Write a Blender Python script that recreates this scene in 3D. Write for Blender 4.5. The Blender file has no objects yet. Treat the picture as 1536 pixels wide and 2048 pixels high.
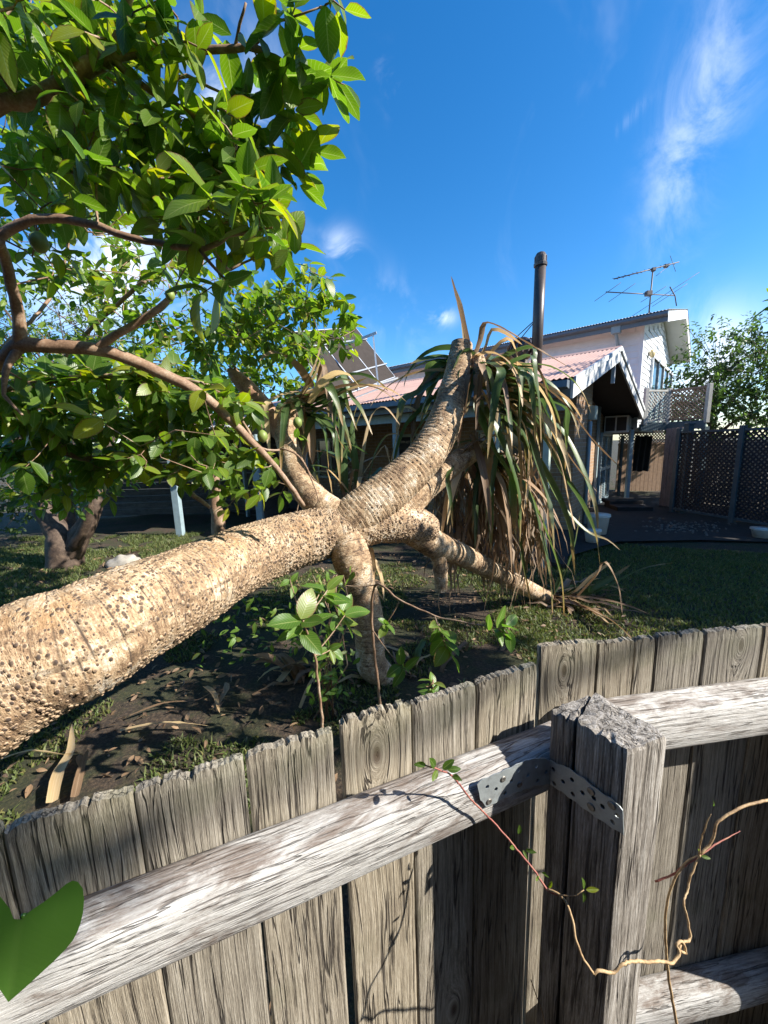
import bpy, bmesh, math, random
import numpy as np
from math import sin, cos, pi, radians, sqrt, exp, atan2
from mathutils import Vector, Matrix, Quaternion

random.seed(11)
rng = np.random.default_rng(11)
SC = bpy.context.scene
COL = SC.collection

# ------------------------------------------------------------------ camera
FPX, CAMH = 770.0, 1.95                  # focal length in photo pixels (1536 x 2048), eye height
_dn = Vector((132.0, 4476.0, 770.0)).normalized()      # world down seen in camera axes (right, down, forward)
_y = (Vector((0, 0, 1)) - _dn * _dn.z).normalized()
_z = -_dn
_x = _y.cross(_z)
CR = Matrix((_x, _y, _z))                # rows: world axes in camera axes
CAM = Vector((0, 0, CAMH))
cam = bpy.data.cameras.new('camera')
cam.sensor_fit = 'VERTICAL'; cam.sensor_height = 24.0
cam.lens = FPX / 2048.0 * 24.0
cam.clip_start = 0.02; cam.clip_end = 2000
cam_o = bpy.data.objects.new('camera', cam); COL.objects.link(cam_o)
_r, _d, _f = CR.col[0], CR.col[1], CR.col[2]
cam_o.matrix_world = Matrix(((_r.x, -_d.x, -_f.x, 0), (_r.y, -_d.y, -_f.y, 0), (_r.z, -_d.z, -_f.z, CAMH), (0, 0, 0, 1)))
SC.camera = cam_o

def ray(px, py):
    return CR @ Vector(((px - 768) / FPX, (py - 1024) / FPX, 1.0))
def P(px, py, Y):
    r = ray(px, py); return CAM + r * (Y / r.y)
def PZ(px, py, z):
    r = ray(px, py); return CAM + r * ((z - CAMH) / r.z)
def PP(px, py, p0, n):
    r = ray(px, py); return CAM + r * ((p0 - CAM).dot(n) / r.dot(n))

# ------------------------------------------------------------------ light
SUN_AZ, SUN_EL = radians(105), radians(35)
SDIR = Vector((sin(SUN_AZ) * cos(SUN_EL), cos(SUN_AZ) * cos(SUN_EL), sin(SUN_EL)))
sl = bpy.data.lights.new('sun', 'SUN'); sl.energy = 5.0; sl.angle = radians(0.53); sl.color = (1.0, 0.94, 0.84)
so = bpy.data.objects.new('sun', sl); COL.objects.link(so)
so.location = (30, -4, 35); so.rotation_euler = SDIR.to_track_quat('Z', 'Y').to_euler()

W = bpy.data.worlds.new('World'); SC.world = W; W.use_nodes = True
nt = W.node_tree; nt.nodes.clear()
def N(tree, t, **kw):
    n = tree.nodes.new(t)
    for k, v in kw.items():
        if k == 'inp':
            for a, b in v.items():
                if hasattr(b, 'is_output'): tree.links.new(b, n.inputs[a])
                else: n.inputs[a].default_value = b
        else: setattr(n, k, v)
    return n
def MATH(tree, op, a, b=0.0, c=0.0, clamp=False):
    n = N(tree, 'ShaderNodeMath', operation=op, use_clamp=clamp)
    for i, v in enumerate((a, b, c)):
        if hasattr(v, 'is_output'): tree.links.new(v, n.inputs[i])
        else: n.inputs[i].default_value = v
    return n.outputs[0]
def MIX(tree, f, a, b, mode='MIX'):
    n = N(tree, 'ShaderNodeMix', data_type='RGBA', blend_type=mode)
    for i, v in ((0, f), (6, a), (7, b)):
        if hasattr(v, 'is_output'): tree.links.new(v, n.inputs[i])
        elif i == 0: n.inputs[0].default_value = v
        else: n.inputs[i].default_value = (*v, 1) if len(v) == 3 else v
    return n.outputs[2]
sky = N(nt, 'ShaderNodeTexSky', sky_type='NISHITA', sun_disc=False, sun_elevation=SUN_EL, sun_rotation=SUN_AZ,
        altitude=0, air_density=1.0, dust_density=0.4, ozone_density=4.5)
gam = N(nt, 'ShaderNodeHueSaturation', inp={'Saturation': 1.3, 'Value': 1.0, 'Color': sky.outputs[0]})
tc = N(nt, 'ShaderNodeTexCoord')
skycol = gam.outputs[0]
nz = N(nt, 'ShaderNodeTexNoise', inp={'Vector': tc.outputs['Generated'], 'Scale': 7.0, 'Detail': 9.0, 'Roughness': 0.62, 'Distortion': 0.7})
nz2 = N(nt, 'ShaderNodeTexNoise', inp={'Vector': tc.outputs['Generated'], 'Scale': 2.3, 'Detail': 5.0, 'Roughness': 0.6, 'Distortion': 1.2})
def wisp(px, py, qx, qy, width, lo, hi, amt):
    """a cloud lying along the sky direction a-b"""
    a, b = ray(px, py).normalized(), ray(qx, qy).normalized()
    c = (a + b).normalized(); t = (b - a); L = t.length / 2; t.normalize(); s = c.cross(t).normalized()
    dots = []
    for v in (t, s, c):
        n = N(nt, 'ShaderNodeVectorMath', operation='DOT_PRODUCT', inp={0: tc.outputs['Generated']}); n.inputs[1].default_value = v
        dots.append(n.outputs['Value'])
    u = MATH(nt, 'DIVIDE', dots[0], L * 1.05); w = MATH(nt, 'DIVIDE', dots[1], width)
    r2 = MATH(nt, 'ADD', MATH(nt, 'MULTIPLY', u, u), MATH(nt, 'MULTIPLY', w, w))
    g = MATH(nt, 'MULTIPLY', MATH(nt, 'POWER', 2.718, MATH(nt, 'MULTIPLY', r2, -1.2)), MATH(nt, 'GREATER_THAN', dots[2], 0.0))
    m = N(nt, 'ShaderNodeMapRange', interpolation_type='SMOOTHSTEP', inp={0: nz.outputs[0], 1: lo, 2: hi, 3: 0.0, 4: 1.0})
    return MATH(nt, 'MULTIPLY', MATH(nt, 'MULTIPLY', g, m.outputs[0]), amt)
cl = None
for a in [(655, 480, 715, 525, 0.035, 0.46, 0.70, 0.6), (850, 628, 905, 636, 0.018, 0.4, 0.62, 0.8),
          (1470, -40, 1340, 470, 0.055, 0.40, 0.75, 0.5), (1250, 230, 1262, 250, 0.03, 0.42, 0.66, 0.35),
          (380, 150, 520, 330, 0.10, 0.36, 0.66, 0.9), (1330, 760, 1536, 700, 0.09, 0.25, 0.6, 0.95),
          (760, 190, 800, 170, 0.035, 0.45, 0.66, 0.4), (740, 580, 850, 690, 0.06, 0.42, 0.75, 0.3), (100, 420, 330, 640, 0.16, 0.3, 0.6, 0.9)]:
    w = wisp(*a); cl = w if cl is None else MATH(nt, 'ADD', cl, w)
thin = N(nt, 'ShaderNodeMapRange', interpolation_type='SMOOTHSTEP', inp={0: nz2.outputs[0], 1: 0.55, 2: 0.85, 3: 0.0, 4: 0.14})
cl = MATH(nt, 'ADD', cl, thin.outputs[0], clamp=True)
skyc = MIX(nt, cl, skycol, (6.5, 6.9, 7.4))
bg = N(nt, 'ShaderNodeBackground', inp={'Color': skyc, 'Strength': 0.115})
out = N(nt, 'ShaderNodeOutputWorld', inp={'Surface': bg.outputs[0]})
vs = SC.view_settings
vs.view_transform = 'Standard'; vs.look = 'None'; vs.gamma = 1.0; vs.exposure = 1.1; vs.use_curve_mapping = False
try:
    SC.cycles.use_adaptive_sampling = True; SC.cycles.max_bounces = 8; SC.cycles.transparent_max_bounces = 8
except Exception: pass

# ------------------------------------------------------------------ helpers
def thing(name, label, cat, loc=(0, 0, 0), group=None):
    o = bpy.data.objects.new(name, None); COL.objects.link(o); o.location = loc; o.empty_display_size = 0.1
    return tag(o, label, cat, group)
def tag(o, label=None, cat=None, group=None, kind=None):
    if label: o['label'] = label
    if cat: o['category'] = cat
    if group: o['group'] = group
    if kind: o['kind'] = kind
    return o
def adopt(o, parent):
    if parent is not None:
        o.parent = parent
        if parent.type == 'EMPTY' and parent.parent is None: o.matrix_parent_inverse = Matrix.Translation(-parent.location)
    return o
def link(name, me, parent=None, mat=None):
    if mat is not None and not me.materials: me.materials.append(mat)
    o = bpy.data.objects.new(name, me); COL.objects.link(o)
    return adopt(o, parent)
def mesh_np(name, v, f, smooth=True, uv=None, tint=None):
    """v (n,3); f list of tuples or (m,k) array; uv per vertex; tint per vertex"""
    me = bpy.data.meshes.new(name)
    v = np.asarray(v, dtype=np.float32)
    if isinstance(f, np.ndarray):
        k = f.shape[1]; m = f.shape[0]
        me.vertices.add(len(v)); me.vertices.foreach_set('co', v.ravel())
        me.loops.add(m * k); me.loops.foreach_set('vertex_index', f.ravel().astype(np.int32))
        me.polygons.add(m); me.polygons.foreach_set('loop_start', np.arange(0, m * k, k, dtype=np.int32))
        me.polygons.foreach_set('loop_total', np.full(m, k, dtype=np.int32))
        me.update(calc_edges=True)
    else:
        me.from_pydata([tuple(map(float, a)) for a in v], [], f); me.update()
    if smooth: me.polygons.foreach_set('use_smooth', np.ones(len(me.polygons), dtype=bool))
    if uv is not None:
        L = me.uv_layers.new(name='UVMap'); li = np.empty(len(me.loops), dtype=np.int32); me.loops.foreach_get('vertex_index', li)
        L.data.foreach_set('uv', np.asarray(uv, dtype=np.float32)[li].ravel())
    if tint is not None:
        a = me.attributes.new('tint', 'FLOAT', 'POINT'); a.data.foreach_set('value', np.asarray(tint, dtype=np.float32))
    return me
class MB:
    """collects shapes for one mesh"""
    def __init__(s): s.v = []; s.f = []
    def add(s, vs, fs):
        n = len(s.v); s.v += [tuple(a) for a in vs]; s.f += [tuple(i + n for i in f) for f in fs]; return s
    def box(s, c, ax, ay, az, hx, hy, hz):
        c = Vector(c); vs = [c + ax * (a * hx) + ay * (b * hy) + az * (d * hz) for a in (-1, 1) for b in (-1, 1) for d in (-1, 1)]
        return s.add(vs, [(0, 1, 3, 2), (4, 6, 7, 5), (0, 4, 5, 1), (2, 3, 7, 6), (0, 2, 6, 4), (1, 5, 7, 3)])
    def wbox(s, c, hx, hy, hz): return s.box(c, Vector((1, 0, 0)), Vector((0, 1, 0)), Vector((0, 0, 1)), hx, hy, hz)
    def bar(s, a, b, w, h, up=Vector((0, 0, 1))):
        a, b = Vector(a), Vector(b); d = (b - a); L = d.length; d.normalize()
        x = d.cross(up)
        if x.length < 1e-4: x = d.cross(Vector((1, 0, 0)))
        x.normalize(); y = x.cross(d)
        return s.box((a + b) / 2, d, x, y, L / 2, w / 2, h / 2)
    def prism(s, poly, off):
        """poly: list of Vector (planar); extruded by vector off"""
        n = len(poly); a = list(poly) + [p + off for p in poly]
        return s.add(a, [tuple(range(n))[::-1], tuple(range(n, 2 * n))] + [(i, (i + 1) % n, n + (i + 1) % n, n + i) for i in range(n)])
    def tube(s, pts, rad, seg=8, caps=True):
        V, Fc, _ = tube_arrays(pts, rad, seg)
        s.add(V, Fc)
        n = len(V)
        if caps:
            base = len(s.v) - n
            s.f.append(tuple(base + i for i in range(seg))[::-1]); s.f.append(tuple(base + n - seg + i for i in range(seg)))
        return s
    def mesh(s, name, smooth=False, bevel=0.0):
        bm = bmesh.new(); vv = [bm.verts.new(p) for p in s.v]
        for f in s.f:
            try: bm.faces.new([vv[i] for i in f])
            except ValueError: pass
        bmesh.ops.recalc_face_normals(bm, faces=bm.faces)
        if bevel > 0:
            bmesh.ops.bevel(bm, geom=[e for e in bm.edges if e.is_manifold and e.calc_face_angle(0) > 0.6], offset=bevel, segments=1, affect='EDGES', profile=0.6)
        me = bpy.data.meshes.new(name); bm.to_mesh(me); bm.free()
        if smooth: me.polygons.foreach_set('use_smooth', np.ones(len(me.polygons), dtype=bool))
        return me
    def build(s, name, mat, parent=None, smooth=False, bevel=0.0):
        return link(name, s.mesh(name, smooth, bevel), parent, mat)
def frames(pts):
    pts = [Vector(p) for p in pts]; n = len(pts); T = []
    for i in range(n):
        t = pts[min(i + 1, n - 1)] - pts[max(i - 1, 0)]; T.append(t.normalized())
    x = T[0].cross(Vector((0, 0, 1)))
    if x.length < 1e-3: x = T[0].cross(Vector((1, 0, 0)))
    x.normalize(); X = [x]
    for i in range(1, n):
        q = T[i - 1].rotation_difference(T[i]); x = (q @ X[-1]); x = (x - T[i] * x.dot(T[i])).normalized(); X.append(x)
    return pts, T, X
def tube_arrays(pts, rad, seg, rfun=None):
    pts, T, X = frames(pts); n = len(pts); V = []; UV = []; u = 0
    for i in range(n):
        if i: u += (pts[i] - pts[i - 1]).length
        y = T[i].cross(X[i])
        for k in range(seg):
            a = 2 * pi * k / seg; r = rad[i] if hasattr(rad, '__len__') else rad
            if rfun: r = rfun(r, u, a)
            V.append(pts[i] + X[i] * (cos(a) * r) + y * (sin(a) * r)); UV.append((u, k / seg))
    Fc = [(i * seg + k, i * seg + (k + 1) % seg, (i + 1) * seg + (k + 1) % seg, (i + 1) * seg + k) for i in range(n - 1) for k in range(seg)]
    return V, Fc, UV
def spline(pts, rad, step):
    """Catmull-Rom through pts, resampled about every step metres"""
    P_ = [Vector(p) for p in pts]; R_ = list(rad); n = len(P_)
    op, orad = [], []
    for i in range(n - 1):
        p0, p1, p2, p3 = P_[max(i - 1, 0)], P_[i], P_[i + 1], P_[min(i + 2, n - 1)]
        m = max(2, int((p2 - p1).length / step))
        for k in range(m):
            t = k / m; t2, t3 = t * t, t * t * t
            op.append(0.5 * ((2 * p1) + (p2 - p0) * t + (2 * p0 - 5 * p1 + 4 * p2 - p3) * t2 + (3 * p1 - p0 - 3 * p2 + p3) * t3))
            s = t * t * (3 - 2 * t); orad.append(R_[i] * (1 - s) + R_[i + 1] * s)
    op.append(P_[-1]); orad.append(R_[-1])
    return op, orad
def tube_obj(name, pts, rad, mat, parent=None, step=0.05, seg=8, wob=0.0, smooth=True):
    p, r = spline(pts, rad, step)
    if wob:
        for i in range(1, len(p) - 1): p[i] = p[i] + Vector((random.gauss(0, wob), random.gauss(0, wob), random.gauss(0, wob)))
    V, Fc, UV = tube_arrays(p, r, seg)
    n = len(V); Fc.append(tuple(range(seg))[::-1]); Fc.append(tuple(range(n - seg, n)))
    return link(name, mesh_np(name, V, Fc, smooth, UV), parent, mat)
def hash1(i): return (sin(i * 12.9898 + 4.1) * 43758.5453) % 1.0
def noise1(x, s=0):
    i = math.floor(x); f = x - i; f = f * f * (3 - 2 * f)
    return hash1(i + s * 57.3) * (1 - f) + hash1(i + 1 + s * 57.3) * f
from mathutils import noise as mnoise

# ------------------------------------------------------------------ materials
MATS = {}
def mat(name):
    m = bpy.data.materials.new(name); m.use_nodes = True; t = m.node_tree; t.nodes.clear()
    b = N(t, 'ShaderNodeBsdfPrincipled'); o = N(t, 'ShaderNodeOutputMaterial'); t.links.new(b.outputs[0], o.inputs[0])
    MATS[name] = m
    return m, t, b, o
def NOISE(t, vec, scale, detail=4, rough=0.55, dist=0.0):
    return N(t, 'ShaderNodeTexNoise', inp={'Vector': vec, 'Scale': scale, 'Detail': detail, 'Roughness': rough, 'Distortion': dist}).outputs[0]
def RAMP(t, f, stops):
    n = N(t, 'ShaderNodeValToRGB'); t.links.new(f, n.inputs[0]); e = n.color_ramp.elements
    while len(e) < len(stops): e.new(0.5)
    for a, (p, c) in zip(e, stops): a.position = p; a.color = (*c, 1)
    return n.outputs[0]
def STEP(t, f, lo, hi, a=0.0, b=1.0):
    return N(t, 'ShaderNodeMapRange', interpolation_type='SMOOTHSTEP', inp={0: f, 1: lo, 2: hi, 3: a, 4: b}).outputs[0]
def SCALEV(t, vec, s, off=None):
    n = N(t, 'ShaderNodeMapping'); t.links.new(vec, n.inputs[0]); n.inputs['Scale'].default_value = s
    if off is not None: t.links.new(off, n.inputs['Location'])
    return n.outputs[0]
def BUMP(t, h, strength, dist, b):
    n = N(t, 'ShaderNodeBump', inp={'Height': h, 'Strength': strength, 'Distance': dist}); t.links.new(n.outputs[0], b.inputs['Normal'])
def plain(name, col, rough=0.6, var=0.25, scale=8.0, metal=0.0, spec=None, dirt=None, bump=0.15):
    """painted / metal / masonry surface with uneven tone and some grime"""
    m, t, b, o = mat(name); c = N(t, 'ShaderNodeTexCoord').outputs['Object']
    n1 = NOISE(t, c, scale, 6, 0.6); n2 = NOISE(t, c, scale * 9, 3)
    k = MATH(t, 'ADD', MATH(t, 'MULTIPLY', n1, 0.75), MATH(t, 'MULTIPLY', n2, 0.25))
    d = tuple(x * (1 - var) for x in col); l = tuple(min(0.9, x * (1 + var * 0.6)) for x in col)
    cc = RAMP(t, k, [(0.3, d), (0.7, l)])
    if dirt:
        cc = MIX(t, MATH(t, 'MULTIPLY', STEP(t, NOISE(t, c, scale * 0.6, 7, 0.7), 0.52, 0.72), 0.7), cc, dirt)
    t.links.new(cc, b.inputs['Base Color']); b.inputs['Roughness'].default_value = rough; b.inputs['Metallic'].default_value = metal
    if bump: BUMP(t, n2, bump, 0.004, b)
    return m

def wood(name, axis, cols, dark=(0.03, 0.024, 0.02), lichen=0.0, patch=None, fib=1.0, dk_amt=1.0, lf=1.5):
    """weathered timber, grain along the local axis; a knot sits at the object's knot_x / knot_z"""
    m, t, b, o = mat(name)
    c = N(t, 'ShaderNodeTexCoord').outputs['Object']
    rnd = N(t, 'ShaderNodeObjectInfo').outputs['Random']
    sep = N(t, 'ShaderNodeSeparateXYZ', inp={0: c})
    ax = {'X': (2, 1, 0), 'Z': (0, 1, 2)}[axis]
    cx, cy, cl_ = sep.outputs[ax[0]], sep.outputs[ax[1]], sep.outputs[ax[2]]
    # knot
    kx = N(t, 'ShaderNodeAttribute', attribute_type='OBJECT', attribute_name='knot_x').outputs['Fac']
    kz = N(t, 'ShaderNodeAttribute', attribute_type='OBJECT', attribute_name='knot_z').outputs['Fac']
    kon = N(t, 'ShaderNodeAttribute', attribute_type='OBJECT', attribute_name='knot').outputs['Fac']
    dx = MATH(t, 'SUBTRACT', cx, kx); dz = MATH(t, 'MULTIPLY', MATH(t, 'SUBTRACT', cl_, kz), 0.42)
    kr = MATH(t, 'SQRT', MATH(t, 'ADD', MATH(t, 'MULTIPLY', dx, dx), MATH(t, 'MULTIPLY', dz, dz)))
    kw = MATH(t, 'MULTIPLY', MATH(t, 'POWER', 2.718, MATH(t, 'MULTIPLY', kr, -32.0)), kon)
    kw = MATH(t, 'MULTIPLY', kw, 1.25, clamp=True)
    off = MATH(t, 'MULTIPLY', rnd, 37.0)
    warp = NOISE(t, N(t, 'ShaderNodeCombineXYZ', inp={0: MATH(t, 'MULTIPLY', cx, 3.0), 1: off, 2: MATH(t, 'MULTIPLY', cl_, 2.2)}).outputs[0], 1.0, 2)
    xw = MATH(t, 'ADD', cx, MATH(t, 'MULTIPLY', warp, 0.018))
    xe = MATH(t, 'ADD', MATH(t, 'MULTIPLY', xw, MATH(t, 'SUBTRACT', 1.0, kw)), MATH(t, 'MULTIPLY', kr, kw))
    le = MATH(t, 'MULTIPLY', cl_, MATH(t, 'SUBTRACT', 1.0, MATH(t, 'MULTIPLY', kw, 0.93)))
    def fibre(sx, sl, det, rough):
        v = N(t, 'ShaderNodeCombineXYZ', inp={0: MATH(t, 'MULTIPLY', xe, sx), 1: MATH(t, 'ADD', MATH(t, 'MULTIPLY', cy, sx), off), 2: MATH(t, 'MULTIPLY', le, sl * lf)}).outputs[0]
        return NOISE(t, v, 1.0, det, rough)
    f1 = fibre(420 * fib, 9.0, 5, 0.7); f2 = fibre(150 * fib, 2.6, 4, 0.65); f3 = fibre(46 * fib, 1.1, 3, 0.5)
    f4 = fibre(900 * fib, 60, 3, 0.6)
    low = NOISE(t, SCALEV(t, c, (5, 5, 5), None), 1.3, 5, 0.65)
    tone = MATH(t, 'ADD', MATH(t, 'ADD', MATH(t, 'MULTIPLY', f1, 0.35), MATH(t, 'MULTIPLY', f2, 0.35)), MATH(t, 'ADD', MATH(t, 'MULTIPLY', f4, 0.15), MATH(t, 'MULTIPLY', low, 0.15)))
    col = RAMP(t, tone, [(0.40, cols[0]), (0.5, cols[1]), (0.60, cols[2])])
    crack = STEP(t, MATH(t, 'ABSOLUTE', MATH(t, 'SUBTRACT', f3, 0.5)), 0.004, 0.022, 1.0, 0.0)
    crack = MATH(t, 'MULTIPLY', crack, STEP(t, fibre(14, 1.4, 2, 0.5), 0.41, 0.5))
    groove = STEP(t, f2, 0.32, 0.42, 1.0, 0.0)
    dk = MATH(t, 'MAXIMUM', MATH(t, 'MULTIPLY', crack, 0.9), MATH(t, 'MULTIPLY', groove, 0.75))
    col = MIX(t, MATH(t, 'MULTIPLY', dk, dk_amt), col, dark)
    eye = MATH(t, 'MULTIPLY', STEP(t, kr, 0.004, 0.012, 1.0, 0.0), kon)
    col = MIX(t, MATH(t, 'MULTIPLY', eye, 0.75), col, (0.06, 0.035, 0.022))
    # tone of the single board
    val = N(t, 'ShaderNodeHueSaturation', inp={'Color': col, 'Saturation': MATH(t, 'ADD', 0.8, MATH(t, 'MULTIPLY', rnd, 0.45)), 'Value': MATH(t, 'ADD', 0.84, MATH(t, 'MULTIPLY', rnd, 0.3))})
    col = val.outputs[0]
    if patch:
        pn = NOISE(t, SCALEV(t, c, (5.0, 14, 14) if axis == 'X' else (14, 14, 4), None), 1.0, 7, 0.72, 0.6)
        g = N(t, 'ShaderNodeNewGeometry'); up = N(t, 'ShaderNodeSeparateXYZ', inp={0: g.outputs['Normal']}).outputs[2]
        pm = STEP(t, MATH(t, 'ADD', pn, MATH(t, 'MULTIPLY', STEP(t, up, 0.5, 0.9), patch[3])), 0.50, 0.66)
        pm = MATH(t, 'MULTIPLY', pm, STEP(t, f1, 0.34, 0.6, 0.35, 1.0))
        col = MIX(t, MATH(t, 'MULTIPLY', pm, 0.85), col, patch[:3])
    if lichen:
        ln = STEP(t, NOISE(t, c, 6.0, 5, 0.6), 0.5, 0.72)
        col = MIX(t, MATH(t, 'MULTIPLY', ln, lichen), col, (0.14, 0.16, 0.07))
    t.links.new(col, b.inputs['Base Color']); b.inputs['Roughness'].default_value = 0.88
    h = MATH(t, 'SUBTRACT', MATH(t, 'ADD', MATH(t, 'MULTIPLY', f1, 0.5), MATH(t, 'MULTIPLY', f2, 0.7)), MATH(t, 'MULTIPLY', dk, 0.9))
    BUMP(t, h, 0.9, 0.005, b)
    return m
M_PAL = wood('paling_wood', 'Z', [(0.12, 0.10, 0.078), (0.26, 0.228, 0.18), (0.42, 0.38, 0.315)], lichen=0.25)
M_RAIL = wood('rail_wood', 'X', [(0.30, 0.28, 0.26), (0.54, 0.525, 0.50), (0.74, 0.73, 0.71)], dk_amt=0.7, lf=3.2, fib=1.25, dark=(0.09, 0.07, 0.058), patch=(0.13, 0.085, 0.058, 0.10))
M_POST = wood('post_wood', 'Z', [(0.10, 0.085, 0.07), (0.25, 0.225, 0.195), (0.52, 0.49, 0.45)], fib=0.8, dk_amt=0.8)
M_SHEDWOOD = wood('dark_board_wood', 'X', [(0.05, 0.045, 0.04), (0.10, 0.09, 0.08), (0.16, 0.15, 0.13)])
M_MAUVE = wood('mauve_board_wood', 'Z', [(0.16, 0.13, 0.13), (0.25, 0.21, 0.21), (0.32, 0.28, 0.27)])

def leaf_mat(name, ramp, back, veins=1.0, trans=0.38, rough=0.38, fibre=False, edge=None, vcol=(0.30, 0.36, 0.12), vb=0.35):
    m, t, b, o = mat(name)
    uv = N(t, 'ShaderNodeUVMap').outputs[0]; s = N(t, 'ShaderNodeSeparateXYZ', inp={0: uv}); u, v = s.outputs[0], s.outputs[1]
    rnd = N(t, 'ShaderNodeObjectInfo').outputs['Random']; at = N(t, 'ShaderNodeAttribute', attribute_name='tint').outputs['Fac']
    k = MATH(t, 'FRACT', MATH(t, 'ADD', rnd, at))
    c = N(t, 'ShaderNodeTexCoord').outputs['Object']
    nn = NOISE(t, c, 28 if not fibre else 9, 4)
    kk = MATH(t, 'ADD', MATH(t, 'MULTIPLY', k, 0.86), MATH(t, 'MULTIPLY', nn, 0.14))
    col = RAMP(t, kk, ramp)
    av = MATH(t, 'ABSOLUTE', v)
    if fibre:
        fv = N(t, 'ShaderNodeCombineXYZ', inp={0: MATH(t, 'MULTIPLY', u, 2.0), 1: MATH(t, 'MULTIPLY', v, 16.0), 2: MATH(t, 'MULTIPLY', k, 40.0)}).outputs[0]
        fz = NOISE(t, fv, 1.0, 4, 0.6)
        col = MIX(t, STEP(t, fz, 0.42, 0.68, 0.0, 0.5), col, vcol)
        rib = STEP(t, av, 0.02, 0.12, 1.0, 0.0); h = fz
        col = MIX(t, MATH(t, 'MULTIPLY', rib, 0.35), col, vcol)
        if edge:
            tip = STEP(t, MATH(t, 'ADD', u, MATH(t, 'MULTIPLY', nn, 0.5)), 0.95, 1.25)
            col = MIX(t, tip, col, edge)
    else:
        w = MATH(t, 'SUBTRACT', MATH(t, 'MULTIPLY', u, 11.0), MATH(t, 'MULTIPLY', av, 2.6))
        sv = MATH(t, 'PINGPONG', w, 0.5)
        side = STEP(t, sv, 0.0, 0.13, 1.0, 0.0); rib = STEP(t, av, 0.02, 0.07, 1.0, 0.0)
        vn = MATH(t, 'MAXIMUM', MATH(t, 'MULTIPLY', side, 0.34), MATH(t, 'MULTIPLY', rib, 0.8))
        col = MIX(t, MATH(t, 'MULTIPLY', vn, veins), col, vcol)
        if edge:
            e = MATH(t, 'ADD', MATH(t, 'MULTIPLY', av, 0.9), MATH(t, 'MULTIPLY', NOISE(t, c, 40, 3), 0.6))
            col = MIX(t, MATH(t, 'MULTIPLY', STEP(t, e, 1.0, 1.25), STEP(t, k, 0.45, 0.6)), col, edge)
        h = MATH(t, 'MULTIPLY', sv, -1.0)
    geo = N(t, 'ShaderNodeNewGeometry').outputs['Backfacing']
    pale = MIX(t, 0.45, col, back)
    col2 = MIX(t, geo, col, pale)
    t.links.new(col2, b.inputs['Base Color']); b.inputs['Roughness'].default_value = rough
    bp = N(t, 'ShaderNodeBump', inp={'Height': h, 'Strength': vb, 'Distance': 0.002}); t.links.new(bp.outputs[0], b.inputs['Normal'])
    tl = N(t, 'ShaderNodeBsdfTranslucent')
    tcol = N(t, 'ShaderNodeHueSaturation', inp={'Color': col, 'Saturation': 1.1, 'Value': 2.3})
    t.links.new(tcol.outputs[0], tl.inputs[0])
    mx = N(t, 'ShaderNodeMixShader', inp={0: trans}); t.links.new(b.outputs[0], mx.inputs[1]); t.links.new(tl.outputs[0], mx.inputs[2])
    t.links.new(mx.outputs[0], o.inputs[0])
    return m
M_GUAVA = leaf_mat('guava_leaf', [(0.0, (0.04, 0.09, 0.012)), (0.4, (0.085, 0.16, 0.018)), (0.75, (0.15, 0.225, 0.022)), (0.93, (0.23, 0.25, 0.02)), (1.0, (0.34, 0.22, 0.02))], (0.12, 0.17, 0.08), edge=(0.10, 0.045, 0.02), veins=0.7, trans=0.45)
M_BRIGHT = leaf_mat('young_guava_leaf', [(0.0, (0.07, 0.15, 0.02)), (0.7, (0.11, 0.21, 0.03)), (1.0, (0.20, 0.23, 0.04))], (0.14, 0.2, 0.09), edge=(0.16, 0.07, 0.03), trans=0.38)
M_DISTANT = leaf_mat('small_tree_leaf', [(0.0, (0.025, 0.055, 0.014)), (0.6, (0.05, 0.095, 0.02)), (1.0, (0.09, 0.14, 0.03))], (0.10, 0.14, 0.07), veins=0.2, rough=0.5)
M_HEART = leaf_mat('heart_leaf', [(0.0, (0.045, 0.125, 0.014)), (1.0, (0.07, 0.17, 0.018))], (0.1, 0.2, 0.05), veins=0.06, trans=0.3, rough=0.35, vb=0.03)
M_PGREEN = leaf_mat('pandanus_green_leaf', [(0.0, (0.028, 0.06, 0.016)), (0.6, (0.05, 0.095, 0.026)), (1.0, (0.11, 0.15, 0.04))], (0.09, 0.14, 0.06), fibre=True, trans=0.25, rough=0.38, vcol=(0.17, 0.22, 0.09), edge=(0.30, 0.20, 0.09))
M_PTAN = leaf_mat('pandanus_straw_leaf', [(0.0, (0.30, 0.19, 0.09)), (0.6, (0.46, 0.31, 0.16)), (1.0, (0.56, 0.44, 0.24))], (0.5, 0.4, 0.26), fibre=True, trans=0.25, rough=0.55, vcol=(0.62, 0.50, 0.32))
M_PBROWN = leaf_mat('pandanus_dead_leaf', [(0.0, (0.10, 0.06, 0.035)), (0.6, (0.19, 0.115, 0.06)), (1.0, (0.30, 0.19, 0.11))], (0.3, 0.22, 0.15), fibre=True, trans=0.15, rough=0.65, vcol=(0.36, 0.26, 0.17))

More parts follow.
